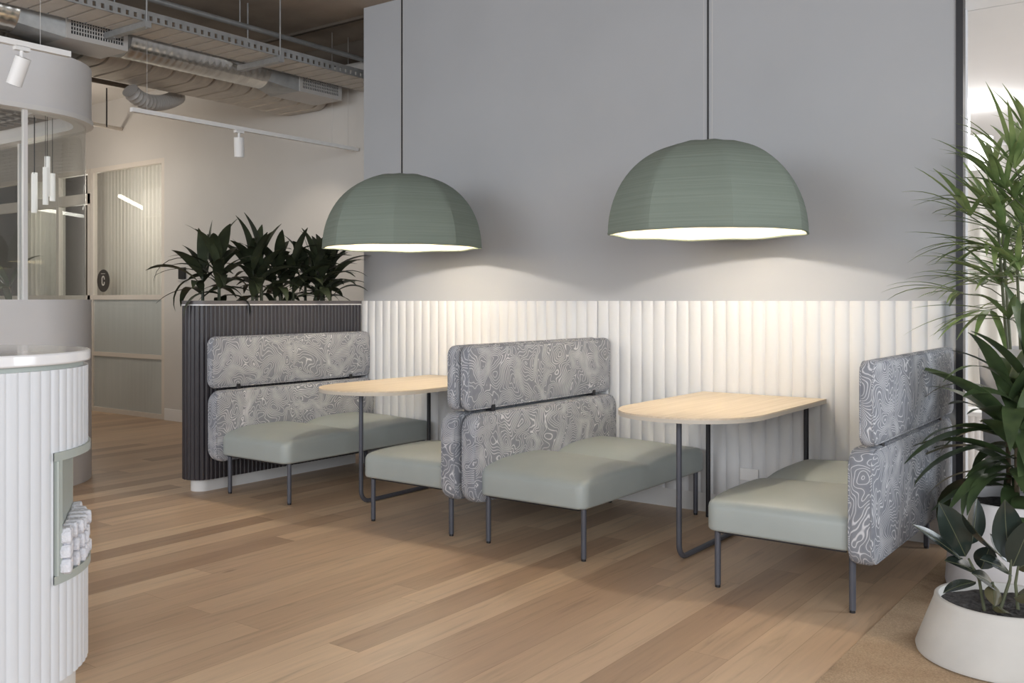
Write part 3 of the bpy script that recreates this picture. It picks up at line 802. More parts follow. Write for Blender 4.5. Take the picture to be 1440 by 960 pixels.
# ------------------------------------------------------------------ tables
def make_table(label):
    t = thing('booth_table', label, 'table', (0, 0, 0), 0, 'pale oak booth tables')
    R, yb, ym = 0.395, 5.605, 4.66
    ol = [(R, yb - 4.66), (-R, yb - 4.66)]
    for k in range(41):
        a = PI + PI * k / 40
        c, s = math.cos(a), math.sin(a)
        e = 0.94                                         # a fuller curve than a half circle
        ol.append((R * math.copysign(abs(c) ** e, c), 0.42 * math.copysign(abs(s) ** e, s)))
    MB().prism(ol, 0.7635, 0.772).build('tabletop', M['oak'], t, smooth=30)
    MB().prism(ol, 0.745, 0.7635).build('edge_band', M['oak_edge'], t, smooth=30)
    r = 0.0145; yn = 4.47 - 4.66; yf = 5.50 - 4.66
    MB().tube([(0, yn, 0.742)] + [(0, yn, 0.09)] + [(0, yn + 0.075 * (1 - math.cos(a)), 0.09 - 0.075 * math.sin(a)) for a in (PI / 12, PI / 6, PI / 4, PI / 3, 5 * PI / 12, PI / 2)] + [(0, yf, 0.015)], r, 16).build('sled_leg', M['metal'], t)
    MB().tube([(-0.31, yf, 0.015), (0.31, yf, 0.015)], r, 14).build('floor_bar', M['metal'], t)
    for s in (-1, 1):
        MB().tube([(s * 0.31, yf, 0.0), (s * 0.31, yf, 0.742)], r, 16).build('leg', M['darkmetal'], t)
    for x, y in ((0, yn), (-0.31, yf), (0.31, yf)):
        MB().box(x - 0.045, x + 0.045, y - 0.045, y + 0.045, 0.738, 0.745).build('mounting_plate', M['darkmetal'], t, smooth=0)
    return t
ta = make_table('left pale oak booth table, beside the bench that backs onto the dark planter')
ta.location = (-4.535, 4.66, 0)
dup(ta, (-2.215, 4.66, 0), 0, 'right pale oak booth table between the middle bench and the rightmost bench')

# ------------------------------------------------------------------ pendants
def make_pendant(label):
    t = thing('pendant_lamp', label, 'pendant lamp', (0, 0, 0), 0, 'sage dome pendants over the tables')
    zb, H, R = 1.722, 0.505, 0.56
    rot = math.radians(-53.6)
    def oct_r(a):
        b = ((a - rot) % (PI / 4)) - PI / 8
        flat = math.cos(PI / 8) / math.cos(b)
        return 0.82 * flat + 0.18 * 0.985
    nA = 96
    def dome(R, H, inner):
        prof = []
        for k in range(22):
            u = k / 21 * PI / 2
            prof.append((R * math.cos(u) ** 0.80, H * math.sin(u) ** 1.0))
        vs = []; fs = []
        for i, (r, z) in enumerate(prof):
            for k in range(nA):
                a = 2 * PI * k / nA
                q = oct_r(a); 
                edge = abs((((a - rot) % (PI / 4)) - PI / 8)) / (PI / 8)
                sag = 0.002 * math.cos(edge * PI) * max(0, 1 - i / 3)
                vs.append((r * q * math.cos(a), r * q * math.sin(a), zb + z + sag + (0.004 * edge if i > 17 else 0)))
        for i in range(len(prof) - 1):
            for k in range(nA):
                l = (k + 1) % nA; fs.append((i * nA + k, i * nA + l, (i + 1) * nA + l, (i + 1) * nA + k))
        mb = MB(); mb.add(vs, fs); return mb
    dome(R, H, False).build('lamp_shade', M['shade'], t, smooth=24)
    dome(R - 0.010, H - 0.012, True).build('lining', M['inner'], t, smooth=24)
    rim = []
    for k in range(nA):
        a = 2 * PI * k / nA; q = oct_r(a) * (R - 0.004); edge = abs((((a - rot) % (PI / 4)) - PI / 8)) / (PI / 8)
        rim.append((q * math.cos(a), q * math.sin(a), zb + 0.002 * math.cos(edge * PI)))
    MB().tube(rim, 0.007, 8, closed=True).build('rim', M['shade'], t)
    MB().tube([(0, 0, zb + H - 0.02), (0, 0, CEIL)], 0.006, 10).build('cord', M['black'], t)
    MB().tube([(0, 0, CEIL - 0.03), (0, 0, CEIL)], 0.06, 24).build('ceiling_rose', M['white'], t)
    for s in (-1, 1):
        MB().tube([(s * 0.038, s * -0.03, zb + H - 0.02), (s * 0.042, s * -0.033, CEIL)], 0.0013, 6).build('suspension_wire', M['greyplate'], t)
    MB().tube([(0, 0, zb + H - 0.02), (0, 0, zb + 0.30)], 0.025, 16).build('lamp_holder', M['white'], t)
    sph = []
    for k in range(9): a = PI * k / 8; sph.append((max(0.0005, 0.045 * math.sin(a)), zb + 0.255 - 0.045 * math.cos(a)))
    MB().lathe(sph, 20).build('bulb', M['bulb'], t)
    return t
PEND = ((-4.53, 4.86), (-2.23, 4.855))
pa = make_pendant('left sage green dome pendant over the left booth table, in front of the plants')
pa.location = (*PEND[0], 0)
dup(pa, (*PEND[1], 0), 0, 'right sage green dome pendant over the right booth table')

# ------------------------------------------------------------------ dark planter with foliage
def stadium(x0, x1, y0, y1, n=16):
    """closed outline, counter-clockwise, round at the near (low-y) end"""
    R = (x1 - x0) / 2; cx = (x0 + x1) / 2; p = [(x1, y1), (x0, y1), (x0, y0 + R)]
    for k in range(1, n): a = PI + PI * k / n; p.append((cx + R * math.cos(a), y0 + R + R * math.sin(a)))
    p.append((x1, y0 + R)); return p
tx0, tx1, ty0, ty1 = -5.945, -5.676, 4.01, 5.60
tr_ = thing('planter_trough', 'tall black fluted planter box with a rounded end behind the leftmost bench', 'planter', ((tx0 + tx1) / 2, (ty0 + ty1) / 2, 0))
ox, oy = tr_.location.x, tr_.location.y
loc_ = lambda pts: [(x - ox, y - oy) for x, y in pts]
S0 = stadium(tx0 + 0.008, tx1 - 0.008, ty0 + 0.008, ty1)
fl = fluted(S0, 0.036, 0.007, 8, True)
MB().prism(loc_(fl), 0.09, 1.318).build('fluted_body', M['navy'], tr_, smooth=50)
MB().prism(loc_(stadium(tx0 + 0.06, tx1 - 0.06, ty0 + 0.06, ty1 - 0.01)), 0.0, 0.09).build('plinth', M['plinth'], tr_, smooth=40)
MB().prism(loc_(stadium(tx0 - 0.003, tx1 + 0.003, ty0 - 0.003, ty1)), 1.318, 1.326).build('rim_light_line', M['lightline'], tr_, smooth=40)  # line of light under the rim, painted as a pale strip
rim_o = stadium(tx0, tx1, ty0, ty1)
mbr = MB().strip(loc_(rim_o), 1.326, 1.352, 0.018, True)
mbr.build('rim', M['navy_rim'], tr_, smooth=40)
MB().prism(loc_(stadium(tx0 + 0.015, tx1 - 0.015, ty0 + 0.015, ty1 - 0.015)), 1.326, 1.336).build('soil', M['soil'], tr_, smooth=0)

# ------------------------------------------------------------------ leaves
def leaf(mb, base, az, elev, length, width, droop, seg=9, fold=0.18, wpow=0.7, tipw=0.02, twist=0.0, stalk=0.0, roll=0.0):
    """arching blade: az heading, elev start pitch, droop total pitch loss along it"""
    p = Vector(base); vs = []; fs = []; step = length / seg
    for i in range(seg + 1):
        t = i / seg
        e = elev - droop * t ** 1.25
        a = az + twist * t
        fwd = Vector((math.cos(a) * math.cos(e), math.sin(a) * math.cos(e), math.sin(e)))
        side = Vector((-math.sin(a), math.cos(a), 0)); up = side.cross(fwd) * -1
        up = fwd.cross(side)
        if roll:
            side, up = side * math.cos(roll) + up * math.sin(roll), up * math.cos(roll) - side * math.sin(roll)
        if t < stalk: w = 0.06 * width
        else:
            q = (t - stalk) / (1 - stalk); w = width * (math.sin(PI * min(1, q ** wpow * 0.985 + 0.008)) ** 0.8) + tipw * width * (1 - q)
        h = w / 2
        vs += [p + side * h + up * (fold * h), p, p - side * h + up * (fold * h)]
        p = p + fwd * step
    for i in range(seg):
        a = i * 3
        fs += [(a, a + 1, a + 4, a + 3), (a + 1, a + 2, a + 5, a + 4)]
    mb.add(vs, fs); mb.open = True
    return p

def strap_plant(name, loc, label, cat, group, heights, rng, n, lmin, lmax, w, mat, stem_h, lean=(0, 0), extra=(), stems=1, spread=0.0):
    t = thing(name, label, cat, loc, 0, group)
    fo = MB(); sm = MB()
    for s in range(stems):
        a0 = rng.uniform(0, 2 * PI)
        sx_, sy_ = (spread * math.cos(a0 + s * 2.4), spread * math.sin(a0 + s * 2.4)) if stems > 1 else (0, 0)
        hh = stem_h * rng.uniform(0.8, 1.1)
        sm.tube([(sx_, sy_, -0.02), (sx_ + lean[0] * 0.5, sy_ + lean[1] * 0.5, hh * 0.6), (sx_ + lean[0], sy_ + lean[1], hh)], [0.012, 0.010, 0.007], 8)
        for i in range(n):
            f = i / max(1, n - 1)
            z = hh * (0.12 + 0.88 * f)
            az = a0 + i * 2.399 + rng.uniform(-0.25, 0.25)
            el = math.radians(heights[0] + (heights[1] - heights[0]) * f ** 1.3 + rng.uniform(-12, 12))
            if math.cos(az) > 0.55: el = max(el, math.radians(48))      # nothing hangs over the bench side
            L = rng.uniform(lmin, lmax) * (1 - 0.25 * abs(f - 0.5))
            leaf(fo, (sx_ + lean[0] * f, sy_ + lean[1] * f, z), az, el, L, w * rng.uniform(0.8, 1.15), math.radians(rng.uniform(70, 140) * (1 - 0.6 * f)), twist=rng.uniform(-0.4, 0.4), stalk=0.06, roll=rng.uniform(-0.3, 0.3))
    for (az, el, L, ww, dr, z) in extra:
        leaf(fo, (0, 0, z), az, math.radians(el), L, ww, math.radians(dr), stalk=0.05)
    fo.build('foliage', mat, t, smooth=80)
    sm.build('stem', M['stem'] if mat is not M['leaf_dark'] else M['leaf_dark'], t)
    return t
rg = random.Random(21)
cxp = (tx0 + tx1) / 2
LW = PI + YAW      # heading towards the left of the photo
spots = ((4.20, 'dark strap leaf plant at the rounded left end of the black planter, leaves drooping over', [(LW + 0.25, 38, 0.52, 0.045, 150, 0.24), (LW - 0.3, 15, 0.46, 0.03, 140, 0.16), (LW + 0.7, 20, 0.42, 0.05, 60, 0.2), (1.2, 86, 0.30, 0.085, 4, 0.30), (LW + 0.1, 5, 0.40, 0.045, 55, 0.10)]),
         (4.58, 'dark strap leaf plant second from the left in the black planter', [(0.6, 82, 0.26, 0.06, 10, 0.26), (LW + 1.9, 60, 0.34, 0.04, 60, 0.28), (LW, 70, 0.28, 0.05, 30, 0.25)]),
         (4.90, 'low dark strap leaf plant in the middle of the black planter', []),
         (5.20, 'dark strap leaf plant second from the right in the black planter', [(LW + 0.2, 78, 0.32, 0.075, 12, 0.25), (2.0, 70, 0.30, 0.08, 20, 0.24), (LW + 0.4, 30, 0.4, 0.06, 90, 0.2)]),
         (5.40, 'rightmost dark strap leaf plant in the black planter, by the grey wall edge', [(1.4, 80, 0.24, 0.06, 10, 0.22)]))
for i, (yy, lab, ex) in enumerate(spots):
    strap_plant('dracaena', (cxp, yy, 1.336), lab, 'plant', 'plants in the black planter', (20, 76), rg, 11, 0.32, 0.48, 0.085, M['leaf_dark'], 0.30 if i != 2 else 0.24, extra=ex, stems=3, spread=0.075)

# potted plant standing behind the pod glass
gp = at(14, 420, 9.6)
pg = thing('potted_plant', 'dim leafy potted plant seen through the curved glass pod at the left edge', 'plant', (gp.x, gp.y, 0))
MB().lathe([(0.17, 0.0), (0.22, 0.55), (0.205, 0.55), (0.20, 0.50), (0.001, 0.50)], 32, closed_bottom=True).build('pot', M['pot_grey'], pg)
fo = MB(); rr = random.Random(4)
for i in range(34):
    leaf(fo, (0, 0, 0.6 + rr.uniform(0, 0.9)), rr.uniform(0, 2 * PI), math.radians(rr.uniform(20, 75)), rr.uniform(0.35, 0.6), 0.07, math.radians(rr.uniform(40, 110)), stalk=0.1)
fo.build('foliage', M['leaf_mid'], pg, smooth=80)
MB().tube([(0, 0, 0.48), (0, 0, 1.5)], 0.018, 8).build('stem', M['stem'], pg)

# ------------------------------------------------------------------ reception counter
def cam2w(r, d): return (CY * r - SY * d, SY * r + CY * d)
DC = cam2w(-1.942, 3.2); DRr = 0.47; DTOP = 1.18
# counter runs from its rounded end back towards -Y
def desk_outline(R, yb=-1.2, n=48):
    p = [(DC[0] + R, yb)]
    y = yb
    while y < DC[1] - 0.3: y += 0.2; p.append((DC[0] + R, y))
    for k in range(n + 1):
        a = PI * k / n; p.append((DC[0] + R * math.cos(a), DC[1] + R * math.sin(a)))
    y = DC[1]
    while y > yb + 0.3: y -= 0.2; p.append((DC[0] - R, y))
    p.append((DC[0] - R, yb)); return p
dk = thing('reception_counter', 'white fluted reception counter with a rounded end and glossy top at the left edge', 'counter', (DC[0], DC[1], 0))
def dpart(name, mb, mat, par=dk, **k):
    mb.v = [(x - DC[0], y - DC[1], z) for x, y, z in mb.v]
    return mb.build(name, mat, par, **k)
body = fluted(desk_outline(DRr - 0.008), 0.040, 0.0045, 6)
cpl = offset(desk_outline(DRr - 0.008), 0.02)
dpart('plinth', MB().prism(desk_outline(DRr - 0.045), 0.0, 0.10), M['plinth'], smooth=40)
NZ0, NZ1 = 0.425, 0.855
# niche: chord between two headings seen from the end centre
def camdir(deg): a = math.radians(deg); return cam2w(math.cos(a), math.sin(a))
def onc(deg, R=DRr): c = camdir(deg); return (DC[0] + c[0] * R, DC[1] + c[1] * R)
A0, A1 = -14, 54
def heading(p): 
    x, y = p[0] - DC[0], p[1] - DC[1]
    r = CY * x + SY * y; d = -SY * x + CY * y
    return math.degrees(math.atan2(d, r))
inside = [i for i, p in enumerate(body) if A0 < heading(p) < A1 and p[1] > DC[1] - 0.35]
i0, i1 = inside[0], inside[-1]
dpart('lower_fluted_body', MB().prism(body, 0.10, NZ0), M['deskwhite'], smooth=50)
dpart('middle_fluted_body', MB().prism(body[:i0] + body[i1 + 1:], NZ0, NZ1), M['deskwhite'], smooth=50)
dpart('upper_fluted_body', MB().prism(body, NZ1, DTOP - 0.055), M['deskwhite'], smooth=50)
dpart('shadow_gap', MB().prism(desk_outline(DRr - 0.02), DTOP - 0.055, DTOP - 0.038), M['sage'], smooth=40)
dpart('countertop', MB().prism(desk_outline(DRr + 0.004), DTOP - 0.038, DTOP), M['white_gloss'], smooth=40, bevel=0.006)
seg_ = [onc(A0 - 1.5 + (A1 - A0 + 3) * k / 16, DRr + 0.004) for k in range(17)]
for name, za, zb in (('niche_shelf', NZ0 - 0.0, NZ0 + 0.028), ('niche_top', NZ1 - 0.028, NZ1)):
    dpart(name, MB().prism(seg_, za, zb), M['sage'], smooth=30)
e0, e1 = Vector(onc(A0, DRr + 0.004)), Vector(onc(A1, DRr))
ch = (e1 - e0).normalized(); nrm = Vector((ch.y, -ch.x))
q = [e0, e1, e1 + nrm * 0.005, e0 + nrm * 0.005]
dpart('niche_back', MB().prism([tuple(v) for v in (e0, e0 + nrm * 0.006, e1 + nrm * 0.006, e1)], NZ0 + 0.028, NZ1 - 0.028), M['sage'], smooth=0)
tl_ = [onc(A0, DRr + 0.004), onc(A0 + 3.2, DRr + 0.004), onc(A0 + 3.4, DRr - 0.02), onc(A0 + 0.6, DRr - 0.02)]
dpart('niche_jamb', MB().prism(tl_, NZ0 + 0.028, NZ1 - 0.028), M['sage'], smooth=0)
# folded white hand towels on the niche shelf
def towel(w, h, L, rng):
    mb = MB(); n = 14; lay = 7; vs = []
    for i in range(n):
        x = L * i / (n - 1); ek = 0.72 if i in (0, n - 1) else (0.94 if i in (1, n - 2) else 1.0)
        for k in range(20):
            a = 2 * PI * k / 20
            rr_ = ek * (1 + 0.12 * math.sin(k * 2.2 + rng.uniform(-0.4, 0.4)))
            vs.append((x, w / 2 * math.copysign(abs(math.cos(a)) ** 0.9, math.cos(a)) * rr_, h / 2 + h / 2 * math.copysign(abs(math.sin(a)) ** 0.9, math.sin(a)) * rr_))
    fs = [(i * 20 + k, i * 20 + (k + 1) % 20, (i + 1) * 20 + (k + 1) % 20, (i + 1) * 20 + k) for i in range(n - 1) for k in range(20)]
    fs += [tuple(range(20))[::-1], tuple((n - 1) * 20 + k for k in range(20))]
    mb.add(vs, fs); return mb
tr2 = random.Random(9)
protos = [towel(0.045, 0.05, 0.115, tr2) for _ in range(4)]
pm = []
cl_ = (e1 - e0).length
out_dir = nrm
for lay in range(3):
    nrow = 11
    for k in range(nrow):
        f = (k + 0.5 + (0.15 if lay % 2 else -0.05)) / nrow
        f = min(0.94, max(0.06, f))
        sag = math.sqrt(max(0, DRr ** 2 - ((f - 0.5) * cl_) ** 2)) - math.sqrt(DRr ** 2 - (cl_ / 2) ** 2)
        L = max(0.035, sag - 0.006 + tr2.uniform(-0.010, 0.004))
        b_ = e0.lerp(e1, f) + out_dir * 0.007
        idx = tr2.randrange(4)
        if len(pm) <= idx or True:
            mbt = towel(tr2.uniform(0.034, 0.044), tr2.uniform(0.046, 0.052), L, tr2)
            o = mbt.build('hand_towel', M['towel'], None, smooth=70)
        o.location = (b_.x, b_.y, NZ0 + 0.028 + lay * 0.048); o.rotation_euler = (tr2.uniform(-0.12, 0.12) if lay else 0, tr2.uniform(-0.06, 0.02) if lay else 0, math.atan2(out_dir.y, out_dir.x) + tr2.uniform(-0.09, 0.09))
        tag(o, 'small white rolled hand towel, %s of the pile in the counter niche' % ('bottom layer', 'middle layer', 'top layer')[lay], 'towel', 'white hand towels in the counter niche, %s' % ('bottom layer', 'middle layer', 'top layer')[lay])

# ------------------------------------------------------------------ potted plants on the carpet
def tapered_pot(t, rb, rt, h, mat, soil_drop=0.035):
    MB().lathe([(rb - 0.02, 0.0), (rb - 0.004, 0.006), (rb, 0.022), (rb - (rb - rt) * 0.5, h * 0.52), (rt + 0.002, h - 0.02), (rt, h - 0.004), (rt - 0.006, h), (rt - 0.016, h - 0.002), (rt - 0.02, h - 0.012), (rt - 0.02, h - soil_drop - 0.02)], 64, closed_bottom=True).build('pot', mat, t, smooth=50)
    sb = MB(); n = 40; rings = 9; rng = random.Random(int(rb * 1000))
    vs = [(0, 0, h - soil_drop + 0.004)]
    for i in range(1, rings + 1):
        for k in range(n):
            a = 2 * PI * k / n; r = (rt - 0.018) * i / rings
            vs.append((r * math.cos(a), r * math.sin(a), h - soil_drop + rng.uniform(-0.004, 0.006)))
    fs = [(0, 1 + k, 1 + (k + 1) % n) for k in range(n)]
    for i in range(rings - 1):
        for k in range(n): fs.append((1 + i * n + k, 1 + i * n + (k + 1) % n, 1 + (i + 1) * n + (k + 1) % n, 1 + (i + 1) * n + k))
    sb.add(vs, fs); sb.build('soil', M['soil'], t, smooth=0)

# low pot with the rubber plant
RP = at(1410, 925, 3.58); RP.z = 0.004
rp = thing('rubber_plant', 'rubber plant with big glossy oval leaves in the low pale pot, nearest on the right', 'plant', RP)
tapered_pot(rp, 0.305, 0.237, 0.222, M['pot'])
def oval_leaf(base, tip, width, sidehint, curl=0.15, name='leaf'):
    b, e = Vector(base), Vector(tip); f = (e - b); L = f.length; f.normalize()
    sd = Vector(sidehint); sd = (sd - f * sd.dot(f)).normalized(); up = sd.cross(f)
    mb = MB(); n = 12; vs = []
    for i in range(n + 1):
        t = i / n
        w = width / 2 * (math.sin(PI * min(1, t ** 0.85)) ** 0.75 if 0 < t < 1 else 0.02)
        if t > 0.9: w *= (1 - t) / 0.1 * 0.9 + 0.1
        c = b + f * (L * t) + up * (curl * L * (0.25 - (t - 0.5) ** 2) )
        for s, hh in ((-1, 0.16), (-0.5, 0.05), (0, -0.03), (0.5, 0.05), (1, 0.16)):
            vs.append(c + sd * (w * s) + up * (w * hh))
    fs = [(i * 5 + k, i * 5 + k + 1, (i + 1) * 5 + k + 1, (i + 1) * 5 + k) for i in range(n) for k in range(4)]
    mb.add(vs, fs); mb.open = True
    return mb
camr = Vector((CY, SY, 0)); camf = Vector((-SY, CY, 0)); upv = Vector((0, 0, 1))
def rl(bpx, tpx, w, side, db=0.0, dt=0.0, curl=0.15):
    b = at(*bpx, 3.55 + db) - RP; e = at(*tpx, 3.55 + dt) - RP
    side = camr * side[0] + camf * side[1] + upv * side[2]
    return oval_leaf(b, e, w * 1.12, side, curl)
LV = [((1352, 786), (1283, 737), 0.055, (0.25, 0.8, 0.5), 0.02, -0.06, 0.1),
      ((1358, 782), (1320, 706), 0.110, (1, 0.15, 0.1), 0.03, 0.02, 0.1),
      ((1366, 765), (1374, 700), 0.085, (1, 0.4, 0), 0.08, 0.12, 0.1),
      ((1408, 782), (1353, 722), 0.098, (0.8, -0.2, -0.8), 0.0, -0.06, 0.12),
      ((1420, 788), (1413, 702), 0.118, (1, 0.1, 0.1), 0.02, 0.03, -0.1),
      ((1424, 796), (1452, 728), 0.10, (1, -0.3, 0.3), 0.0, -0.03, 0.1),
      ((1421, 806), (1378, 786), 0.075, (0.3, 1, 0.3), 0.0, -0.10, 0.15),
      ((1377, 806), (1328, 788), 0.085, (0.1, 1, 0.35), 0.0, -0.03, 0.2),
      ((1399, 826), (1366, 806), 0.065, (0.3, 0.9, 0.4), 0.0, -0.08, 0.2),
      ((1372, 818), (1326, 834), 0.055, (0.1, 1, 0.25), 0.0, -0.05, 0.22),
      ((1398, 822), (1399, 852), 0.060, (1, 0.2, 0), -0.02, -0.07, 0.2),
      ((1418, 790), (1392, 750), 0.075, (0.9, 0.2, -0.4), 0.06, 0.10, 0.1),
      ((1426, 840), (1462, 822), 0.075, (0.2, 1, 0.2), 0.0, -0.08, 0.2),
      ((1402, 852), (1418, 862), 0.05, (0.6, 0.8, 0), -0.03, -0.09, 0.3),
      ((1430, 800), (1475, 770), 0.09, (0.2, 1, 0.3), 0.05, 0.0, 0.15),
      ((1380, 800), (1392, 768), 0.075, (1, -0.2, 0.2), 0.06, 0.10, 0.1)]
for a in LV:
    mb = rl(*a); lf = mb.build('leaf', M['leaf_rubber'], rp, smooth=80)
    mid = [mb.v[i * 5 + 2] for i in range(13)]
    MB().tube(mid, [0.0022 - 0.0001 * i for i in range(13)], 6).build('midrib', M['stem_green'], lf)
zs = 0.222 - 0.036
for pts in ([(1385, 850), (1377, 815), (1362, 785)], [(1405, 848), (1420, 815), (1422, 785)], [(1432, 852), (1428, 820), (1432, 795)], [(1398, 850), (1398, 835), (1396, 818)]):
    P_ = [at(x, y, 3.55) - RP for x, y in pts]; P_[0].z = zs - 0.01
    MB().tube(P_, [0.0065, 0.0055, 0.004], 8).build('stem', M['stem_green'], rp)

# middle pot with the broad-leaved dracaena
DP = at(1433, 830, 4.42); DP.z = 0.004
dp = thing('dracaena', 'broad glossy dark leaved plant in the mid height grey white pot behind the rubber plant', 'plant', DP)
tapered_pot(dp, 0.315, 0.285, 0.43, M['pot_grey'], 0.05)
fo = MB(); rr = random.Random(12)
for s in range(3):
    a0 = s * 2.1 + 0.5; sx_, sy_ = 0.05 * math.cos(a0), 0.05 * math.sin(a0)
    hh = (0.62, 0.50, 0.40)[s]
    MB().tube([(sx_, sy_, 0.37), (sx_ * 1.3, sy_ * 1.3, 0.37 + hh)], [0.013, 0.009], 10).build('stem', M['stem'], dp)
    for i in range(21):
        f = i / 20; z = 0.37 + hh * (0.2 + 0.8 * f)
        leaf(fo, (sx_ * 1.2, sy_ * 1.2, z), a0 + i * 2.399 + rr.uniform(-0.3, 0.3), math.radians(-5 + 75 * f ** 1.4 + rr.uniform(-10, 15)), rr.uniform(0.38, 0.56), rr.uniform(0.075, 0.105), math.radians(rr.uniform(60, 115) * (1 - 0.5 * f)), twist=rr.uniform(-0.3, 0.3), stalk=0.08, roll=rr.uniform(-0.4, 0.4), seg=11)
# the leaves that reach over the bench side
for (hd, el, L, w, dr, z) in ((LW + 0.15, 12, 0.62, 0.085, 60, 0.72), (LW - 0.1, 5, 0.56, 0.085, 70, 0.66), (LW + 0.45, 0, 0.52, 0.08, 50, 0.58), (LW - 0.5, 40, 0.55, 0.055, 120, 0.85), (LW + 0.3, 50, 0.5, 0.05, 100, 0.9), (LW + 0.0, -5, 0.45, 0.08, 40, 0.52), (LW + 1.2, 10, 0.45, 0.1, 90, 0.75), (LW + 1.0, 30, 0.5, 0.1, 110, 0.8)):
    leaf(fo, (0, 0, z), hd, math.radians(el), L, w, math.radians(dr), stalk=0.08, seg=11)
fo.build('foliage', M['leaf_mid'], dp, smooth=80)

# tall pot with the lady palm
TP = at(1447, 700, 4.85); TP.z = 0.004
pl = thing('lady_palm', 'feathery green palm in the tallest white pot at the right edge', 'plant', TP)
MB().lathe([(0.17, 0.0), (0.176, 0.01), (0.205, 0.55), (0.235, 1.095), (0.23, 1.105), (0.216, 1.105), (0.212, 1.09), (0.208, 1.05)], 56, closed_bottom=True).build('pot', M['pot_grey'], pl, smooth=50)
MB().lathe([(0.212, 1.055), (0.10, 1.065), (0.001, 1.062)], 40).build('soil', M['soil'], pl, smooth=0)
fo = MB(); rr = random.Random(33); st_ = MB()
def frond(base, az, el, plen, nleaf, L, w):
    """petiole and a fan of narrow leaflets"""
    a = Vector(base); d = Vector((math.cos(az) * math.cos(el), math.sin(az) * math.cos(el), math.sin(el)))
    q = a + d * plen
    st_.tube([a, a + d * plen * 0.5 + Vector((0, 0, 0.01)), q], 0.003, 6)
    for k in range(nleaf):
        s = (k / (nleaf - 1) - 0.5) * 2
        leaf(fo, q, az + s * 1.35, el + 0.15 - abs(s) * 0.25 + rr.uniform(-0.15, 0.15), L * (1 - 0.2 * abs(s)) * rr.uniform(0.88, 1.1), w * rr.uniform(0.8, 1.2), rr.uniform(0.35, 0.95), seg=7, fold=0.3, wpow=0.62)
for s in range(7):
    a0 = s * 0.9; bx_, by_ = 0.10 * math.cos(a0), 0.10 * math.sin(a0)
    hh = rr.uniform(0.45, 0.92)
    st_.tube([(bx_, by_, 1.05), (bx_ * 1.6, by_ * 1.6, 1.05 + hh)], [0.009, 0.006], 8)
    for i in range(6):
        f = i / 5; z = 1.05 + hh * (0.35 + 0.65 * f)
        frond((bx_ * 1.5, by_ * 1.5, z), a0 + i * 2.2 + rr.uniform(-0.4, 0.4), math.radians(15 + 45 * f + rr.uniform(-10, 10)), rr.uniform(0.10, 0.2), 7, rr.uniform(0.32, 0.46), 0.030)
for (hd, z, el) in ((LW + 0.1, 1.72, 25), (LW - 0.25, 1.58, 12), (LW + 0.35, 1.45, 5), (LW + 0.0, 1.33, -8), (LW - 0.4, 1.80, 45), (LW + 0.5, 1.85, 55), (LW + 0.2, 1.62, 0)):
    frond((0.0, 0, z), hd, math.radians(el), 0.2, 7, 0.44, 0.032)
fo.build('foliage', M['leaf_palm'], pl, smooth=80)
st_.build('stem', M['stem_green'], pl)

# ------------------------------------------------------------------ bright room behind
curtain(-4.1, 4.8, 11.15, 0.03, 2.99, M['sheer_white'], 'white sheer full height curtain across the bright room at the right', 0.16, 0.04)
dl = at(1362, 214, 8.0)
dr = thing('drum_lamp', 'glowing white drum pendant in the bright room behind the black post', 'pendant lamp', (dl.x, dl.y, 0))
MB().lathe([(0.187, 2.475), (0.187, 2.72)], 48).build('lamp_shade', M['drum'], dr)
MB().lathe([(0.001, 2.465), (0.15, 2.467), (0.184, 2.478)], 48).build('diffuser', M['drum_base'], dr)
MB().tube([(0, 0, 2.70), (0, 0, 3.02)], 0.012, 10).build('stem', M['white'], dr)
lc = MB().prism(fluted([(-2.4, 7.62), (-0.5, 7.62)], 0.042, 0.008, 6) + [(-0.5, 8.0), (-2.4, 8.0)], 0.03, 0.50)
lcab = thing('low_cabinet', 'low white fluted cabinet in the bright room behind the tall pot', 'cabinet', (-1.45, 7.8, 0.004))
for mb_, nm, mt in ((lc, 'fluted_body', 'white'), (MB().box(-2.41, -0.49, 7.60, 8.01, 0.50, 0.53), 'cabinet_top', 'white'), (MB().box(-2.38, -0.52, 7.66, 7.98, 0.0, 0.03), 'plinth', 'plinth')):
    mb_.v = [(x + 1.45, y - 7.8, z) for x, y, z in mb_.v]; mb_.build(nm, M[mt], lcab, smooth=50)

# ------------------------------------------------------------------ light
def lamp(name, kind, loc, power, col=(1, 1, 1), **k):
    d = bpy.data.lights.new(name, kind); d.energy = power; d.color = col
    for a, v in k.items(): setattr(d, a, v)
    o = bpy.data.objects.new(name, d); C.objects.link(o); o.location = loc
    return o
def aim(o, target):
    o.rotation_euler = (Vector(target) - o.location).to_track_quat('-Z', 'Y').to_euler()
WARM = (1.0, 0.82, 0.60)
for p in PEND:
    lamp('bulb_light', 'POINT', (p[0], p[1], 1.94), 54, (1.0, 0.90, 0.78), shadow_soft_size=0.04)
# daylight from tall windows behind and to the right of the camera
w1 = lamp('window_and_fill_light', 'AREA', (3.6, -3.2, 2.7), 440, (0.90, 0.95, 1.0), shape='RECTANGLE', size=5.0, size_y=2.6); aim(w1, (-2.6, 4.0, 0.4))
w2 = lamp('window_and_fill_light', 'AREA', (-4.0, -4.5, 2.7), 240, (0.92, 0.96, 1.0), shape='RECTANGLE', size=5.0, size_y=2.6); aim(w2, (-4.0, 3.5, 0.4))
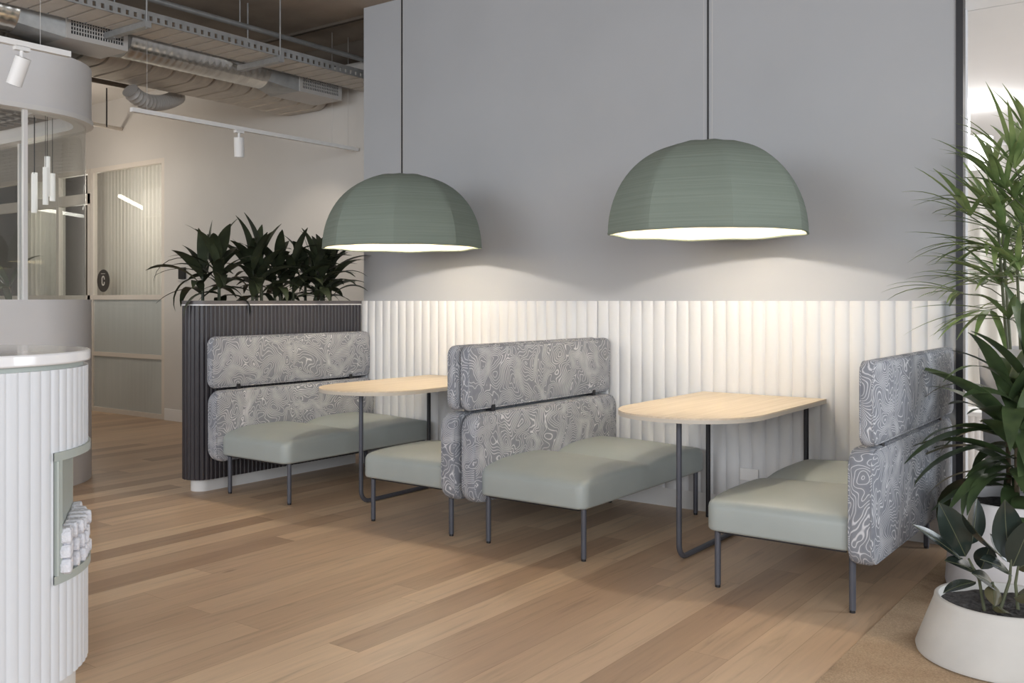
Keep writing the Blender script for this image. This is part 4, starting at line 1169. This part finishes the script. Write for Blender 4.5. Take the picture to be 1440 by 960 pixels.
# spot on the track, washing the back wall
s1 = lamp('spot_light', 'SPOT', (-6.45, 4.96, 2.55), 75, (1.0, 0.88, 0.72), spot_size=math.radians(62), spot_blend=0.7, shadow_soft_size=0.04); aim(s1, (-7.0, 6.33, 1.75))
lamp('pod_light', 'POINT', (-9.2, 2.2, 2.4), 45, (1.0, 0.94, 0.86), shadow_soft_size=0.2)
lamp('passage_light', 'POINT', (-10.2, 5.2, 2.6), 34, (1.0, 0.9, 0.78), shadow_soft_size=0.2)
lamp('curtain_fill_light', 'POINT', (-10.3, 7.3, 2.4), 40, (1.0, 0.93, 0.83), shadow_soft_size=0.15)  # unseen lamp added behind the door curtain to light it
lamp('curtain_fill_light', 'POINT', (-12.9, 7.3, 2.4), 30, (1.0, 0.93, 0.83), shadow_soft_size=0.15)  # second added lamp, brightens the narrow curtain from behind
lamp('drum_light', 'POINT', (dl.x, dl.y, 2.86), 16, (1.0, 0.97, 0.93), shadow_soft_size=0.15)
b2 = lamp('window_and_fill_light', 'AREA', (4.6, 8.4, 1.7), 330, (0.88, 0.94, 1.0), shape='RECTANGLE', size=4.5, size_y=2.4); aim(b2, (-2.0, 8.6, 2.5))  # added fill from the side, brightens the curtain and white ceiling
b3 = lamp('room_fill_light', 'AREA', (0.5, 8.6, 2.9), 60, (1.0, 0.96, 0.9), shape='RECTANGLE', size=4.0, size_y=3.0)  # added overhead fill for the bright room, stands for no fixture

w = bpy.data.worlds.new('world'); bpy.context.scene.world = w; w.use_nodes = True
bg = w.node_tree.nodes['Background']; bg.inputs[0].default_value = (0.86, 0.92, 1.0, 1); bg.inputs[1].default_value = 0.58

# ------------------------------------------------------------------ camera
cd = bpy.data.cameras.new('camera'); cd.sensor_width = 36; cd.lens = FPX / 1440 * 36
cd.shift_y = -57 / 1440; cd.clip_start = 0.05
cam = bpy.data.objects.new('camera', cd); C.objects.link(cam)
cam.location = (0, 0, CAM_Z); cam.rotation_euler = (PI / 2, 0, YAW)
sc = bpy.context.scene; sc.camera = cam
sc.view_settings.view_transform = 'Standard'
sc.cycles.use_denoising = True
sc.cycles.max_bounces = 8; sc.cycles.transparent_max_bounces = 16
